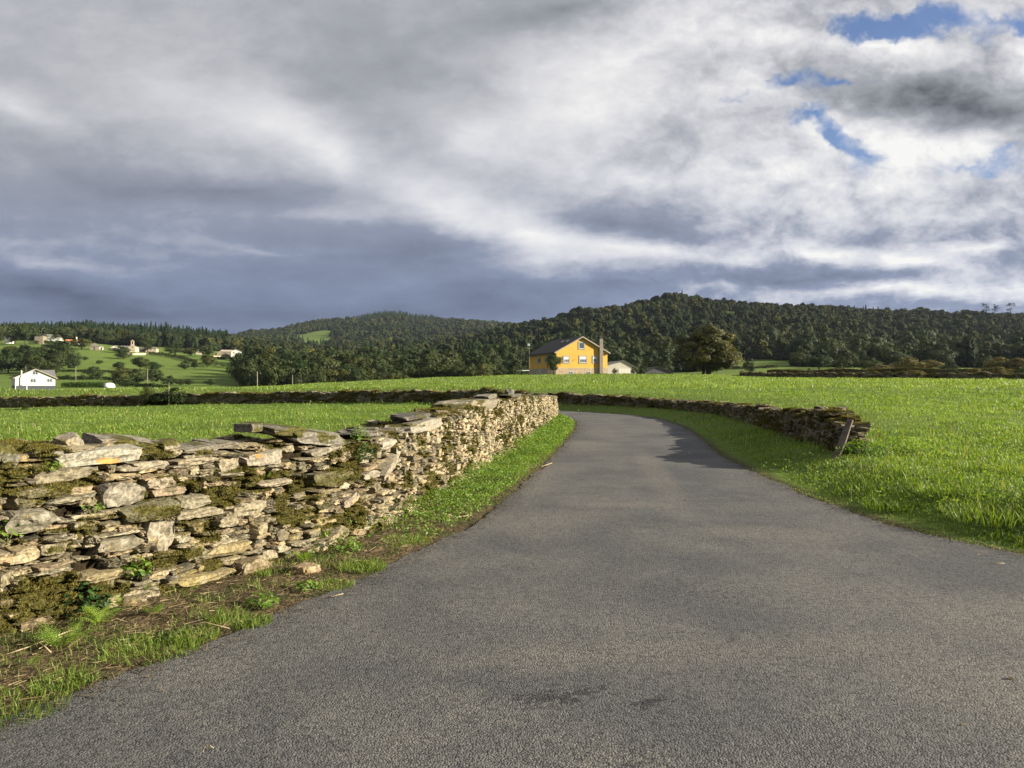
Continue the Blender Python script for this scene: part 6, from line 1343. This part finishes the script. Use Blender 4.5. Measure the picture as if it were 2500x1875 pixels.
vo = nt.n('ShaderNodeTexVoronoi', {'Vector': nt.vmath('MULTIPLY', UVh, (1, 1.35, 1)), 'Scale': 8.5, 'Detail': 3.0, 'Roughness': .62, 'Randomness': 1.0}, feature='F1', normalize=True)
bil = nt.math('SUBTRACT', .34, vo.outputs['Distance'])
puff = nt.math('MULTIPLY_ADD', nt.math('SUBTRACT', n3, .5), .55, nt.math('MULTIPLY', bil, 1.25))
L = nt.math('ADD', L, nt.math('MULTIPLY', puff, nt.math('MULTIPLY_ADD', right, 1.05, .14)))
n4 = nt.math('SUBTRACT', nt.noise(nt.vmath('MULTIPLY', UV, (1, 1.7, 1)), 24.0, 5, .66, .2), .5)
L = nt.math('ADD', L, nt.math('MULTIPLY', n4, nt.math('MULTIPLY_ADD', right, .46, .20)))
L = nt.math('ADD', L, nt.math('MULTIPLY', right, .00))
n5 = nt.math('SUBTRACT', nt.noise(nt.vmath('MULTIPLY', UVa, (1, 5.0, 1)), 4.2, 6, .62, .3), .5)
L = nt.math('ADD', L, nt.math('MULTIPLY', n5, nt.rng(v, -.05, .38, .85, .0)))
L = nt.math('ADD', L, nt.math('MULTIPLY', nt.rng(v, 0.0, .30, -.25, .0), nt.math('MULTIPLY_ADD', right, -.5, 1.0)))
low = nt.rng(v, .02, .40)
def lin(r, g_, b): return tuple(((c / 255 + .055) / 1.055) ** 2.4 / 2 ** EXPO for c in (r, g_, b))
dark = nt.mix(low, lin(46, 62, 100), lin(88, 91, 99)); mid = nt.mix(low, lin(112, 129, 166), lin(164, 167, 174)); lite = nt.mix(low, lin(210, 213, 224), lin(216, 216, 220))
cl = nt.mix(nt.rng(L, -.12, .48, smooth=False), dark, mid); cl = nt.mix(nt.rng(L, .48, .85, smooth=False), cl, lite); cl = nt.mix(nt.rng(L, .85, 1.15, smooth=False), cl, lin(248, 247, 245))
hole = nt.math('MULTIPLY', nt.rng(nt.math('ADD', Hd, nt.math('MULTIPLY', puff, -1.7)), .22, .80), nt.rng(Hd, .06, .34))
sky = nt.n('ShaderNodeTexSky', sky_type='NISHITA', sun_disc=False, sun_elevation=R(SUN_EL), sun_rotation=R(SUN_AZ), air_density=1.0, dust_density=.3, ozone_density=3.0)
b1 = nt.n('ShaderNodeBackground', {'Color': nt.mix(1.0, sky.outputs[0], (.60, .70, .90), 'MULTIPLY'), 'Strength': .055}); b2 = nt.n('ShaderNodeBackground', {'Color': cl, 'Strength': 1.0})
mx = nt.n('ShaderNodeMixShader', {0: nt.math('MULTIPLY', hole, .92), 1: b2.outputs[0], 2: b1.outputs[0]})
nt.n('ShaderNodeOutputWorld', {'Surface': mx.outputs[0]})
sun = bpy.data.lights.new('sun', 'SUN'); sun.energy = 5.0; sun.angle = R(.5); sun.color = (1.0, .90, .71)
so = bpy.data.objects.new('sun', sun); COL.objects.link(so)
from mathutils import Vector
sv = Vector((math.sin(R(SUN_AZ)) * math.cos(R(SUN_EL)), math.cos(R(SUN_AZ)) * math.cos(R(SUN_EL)), math.sin(R(SUN_EL))))
so.rotation_euler = sv.to_track_quat('Z', 'Y').to_euler(); so.location = (40, -20, 60)
cam = bpy.data.cameras.new('camera'); cam.sensor_width = 36; cam.lens = F / 2500 * 36; cam.clip_end = 20000; cam.clip_start = .05
co = bpy.data.objects.new('camera', cam); COL.objects.link(co); co.location = (0, 0, CAMZ); co.rotation_euler = (PI / 2, 0, 0); SC.camera = co
vs = SC.view_settings; vs.view_transform = 'Standard'; vs.look = 'None'; vs.gamma = 1; vs.exposure = EXPO
SC.render.engine = 'CYCLES'; cy = SC.cycles
cy.use_denoising = True; cy.max_bounces = 5; cy.diffuse_bounces = 3; cy.glossy_bounces = 2; cy.transmission_bounces = 3; cy.transparent_max_bounces = 6; cy.caustics_reflective = False; cy.caustics_refractive = False
try: cy.denoiser = 'OPENIMAGEDENOISE'; cy.denoising_input_passes = 'RGB_ALBEDO_NORMAL'; cy.denoising_prefilter = 'ACCURATE'
except Exception: pass

# the air: an even pale haze round the whole place
m, nt = mat_new('haze_air')
pv = nt.n('ShaderNodeVolumePrincipled', {'Color': (.62, .72, .92, 1), 'Density': .000038, 'Anisotropy': .2}); nt.n('ShaderNodeOutputMaterial', {'Volume': pv.outputs[0]})
hz = MB().box(-4400, 4400, -400, 5600, -60, 420).build('haze', m); tag(hz, kind='stuff')
cy.volume_bounces = 0
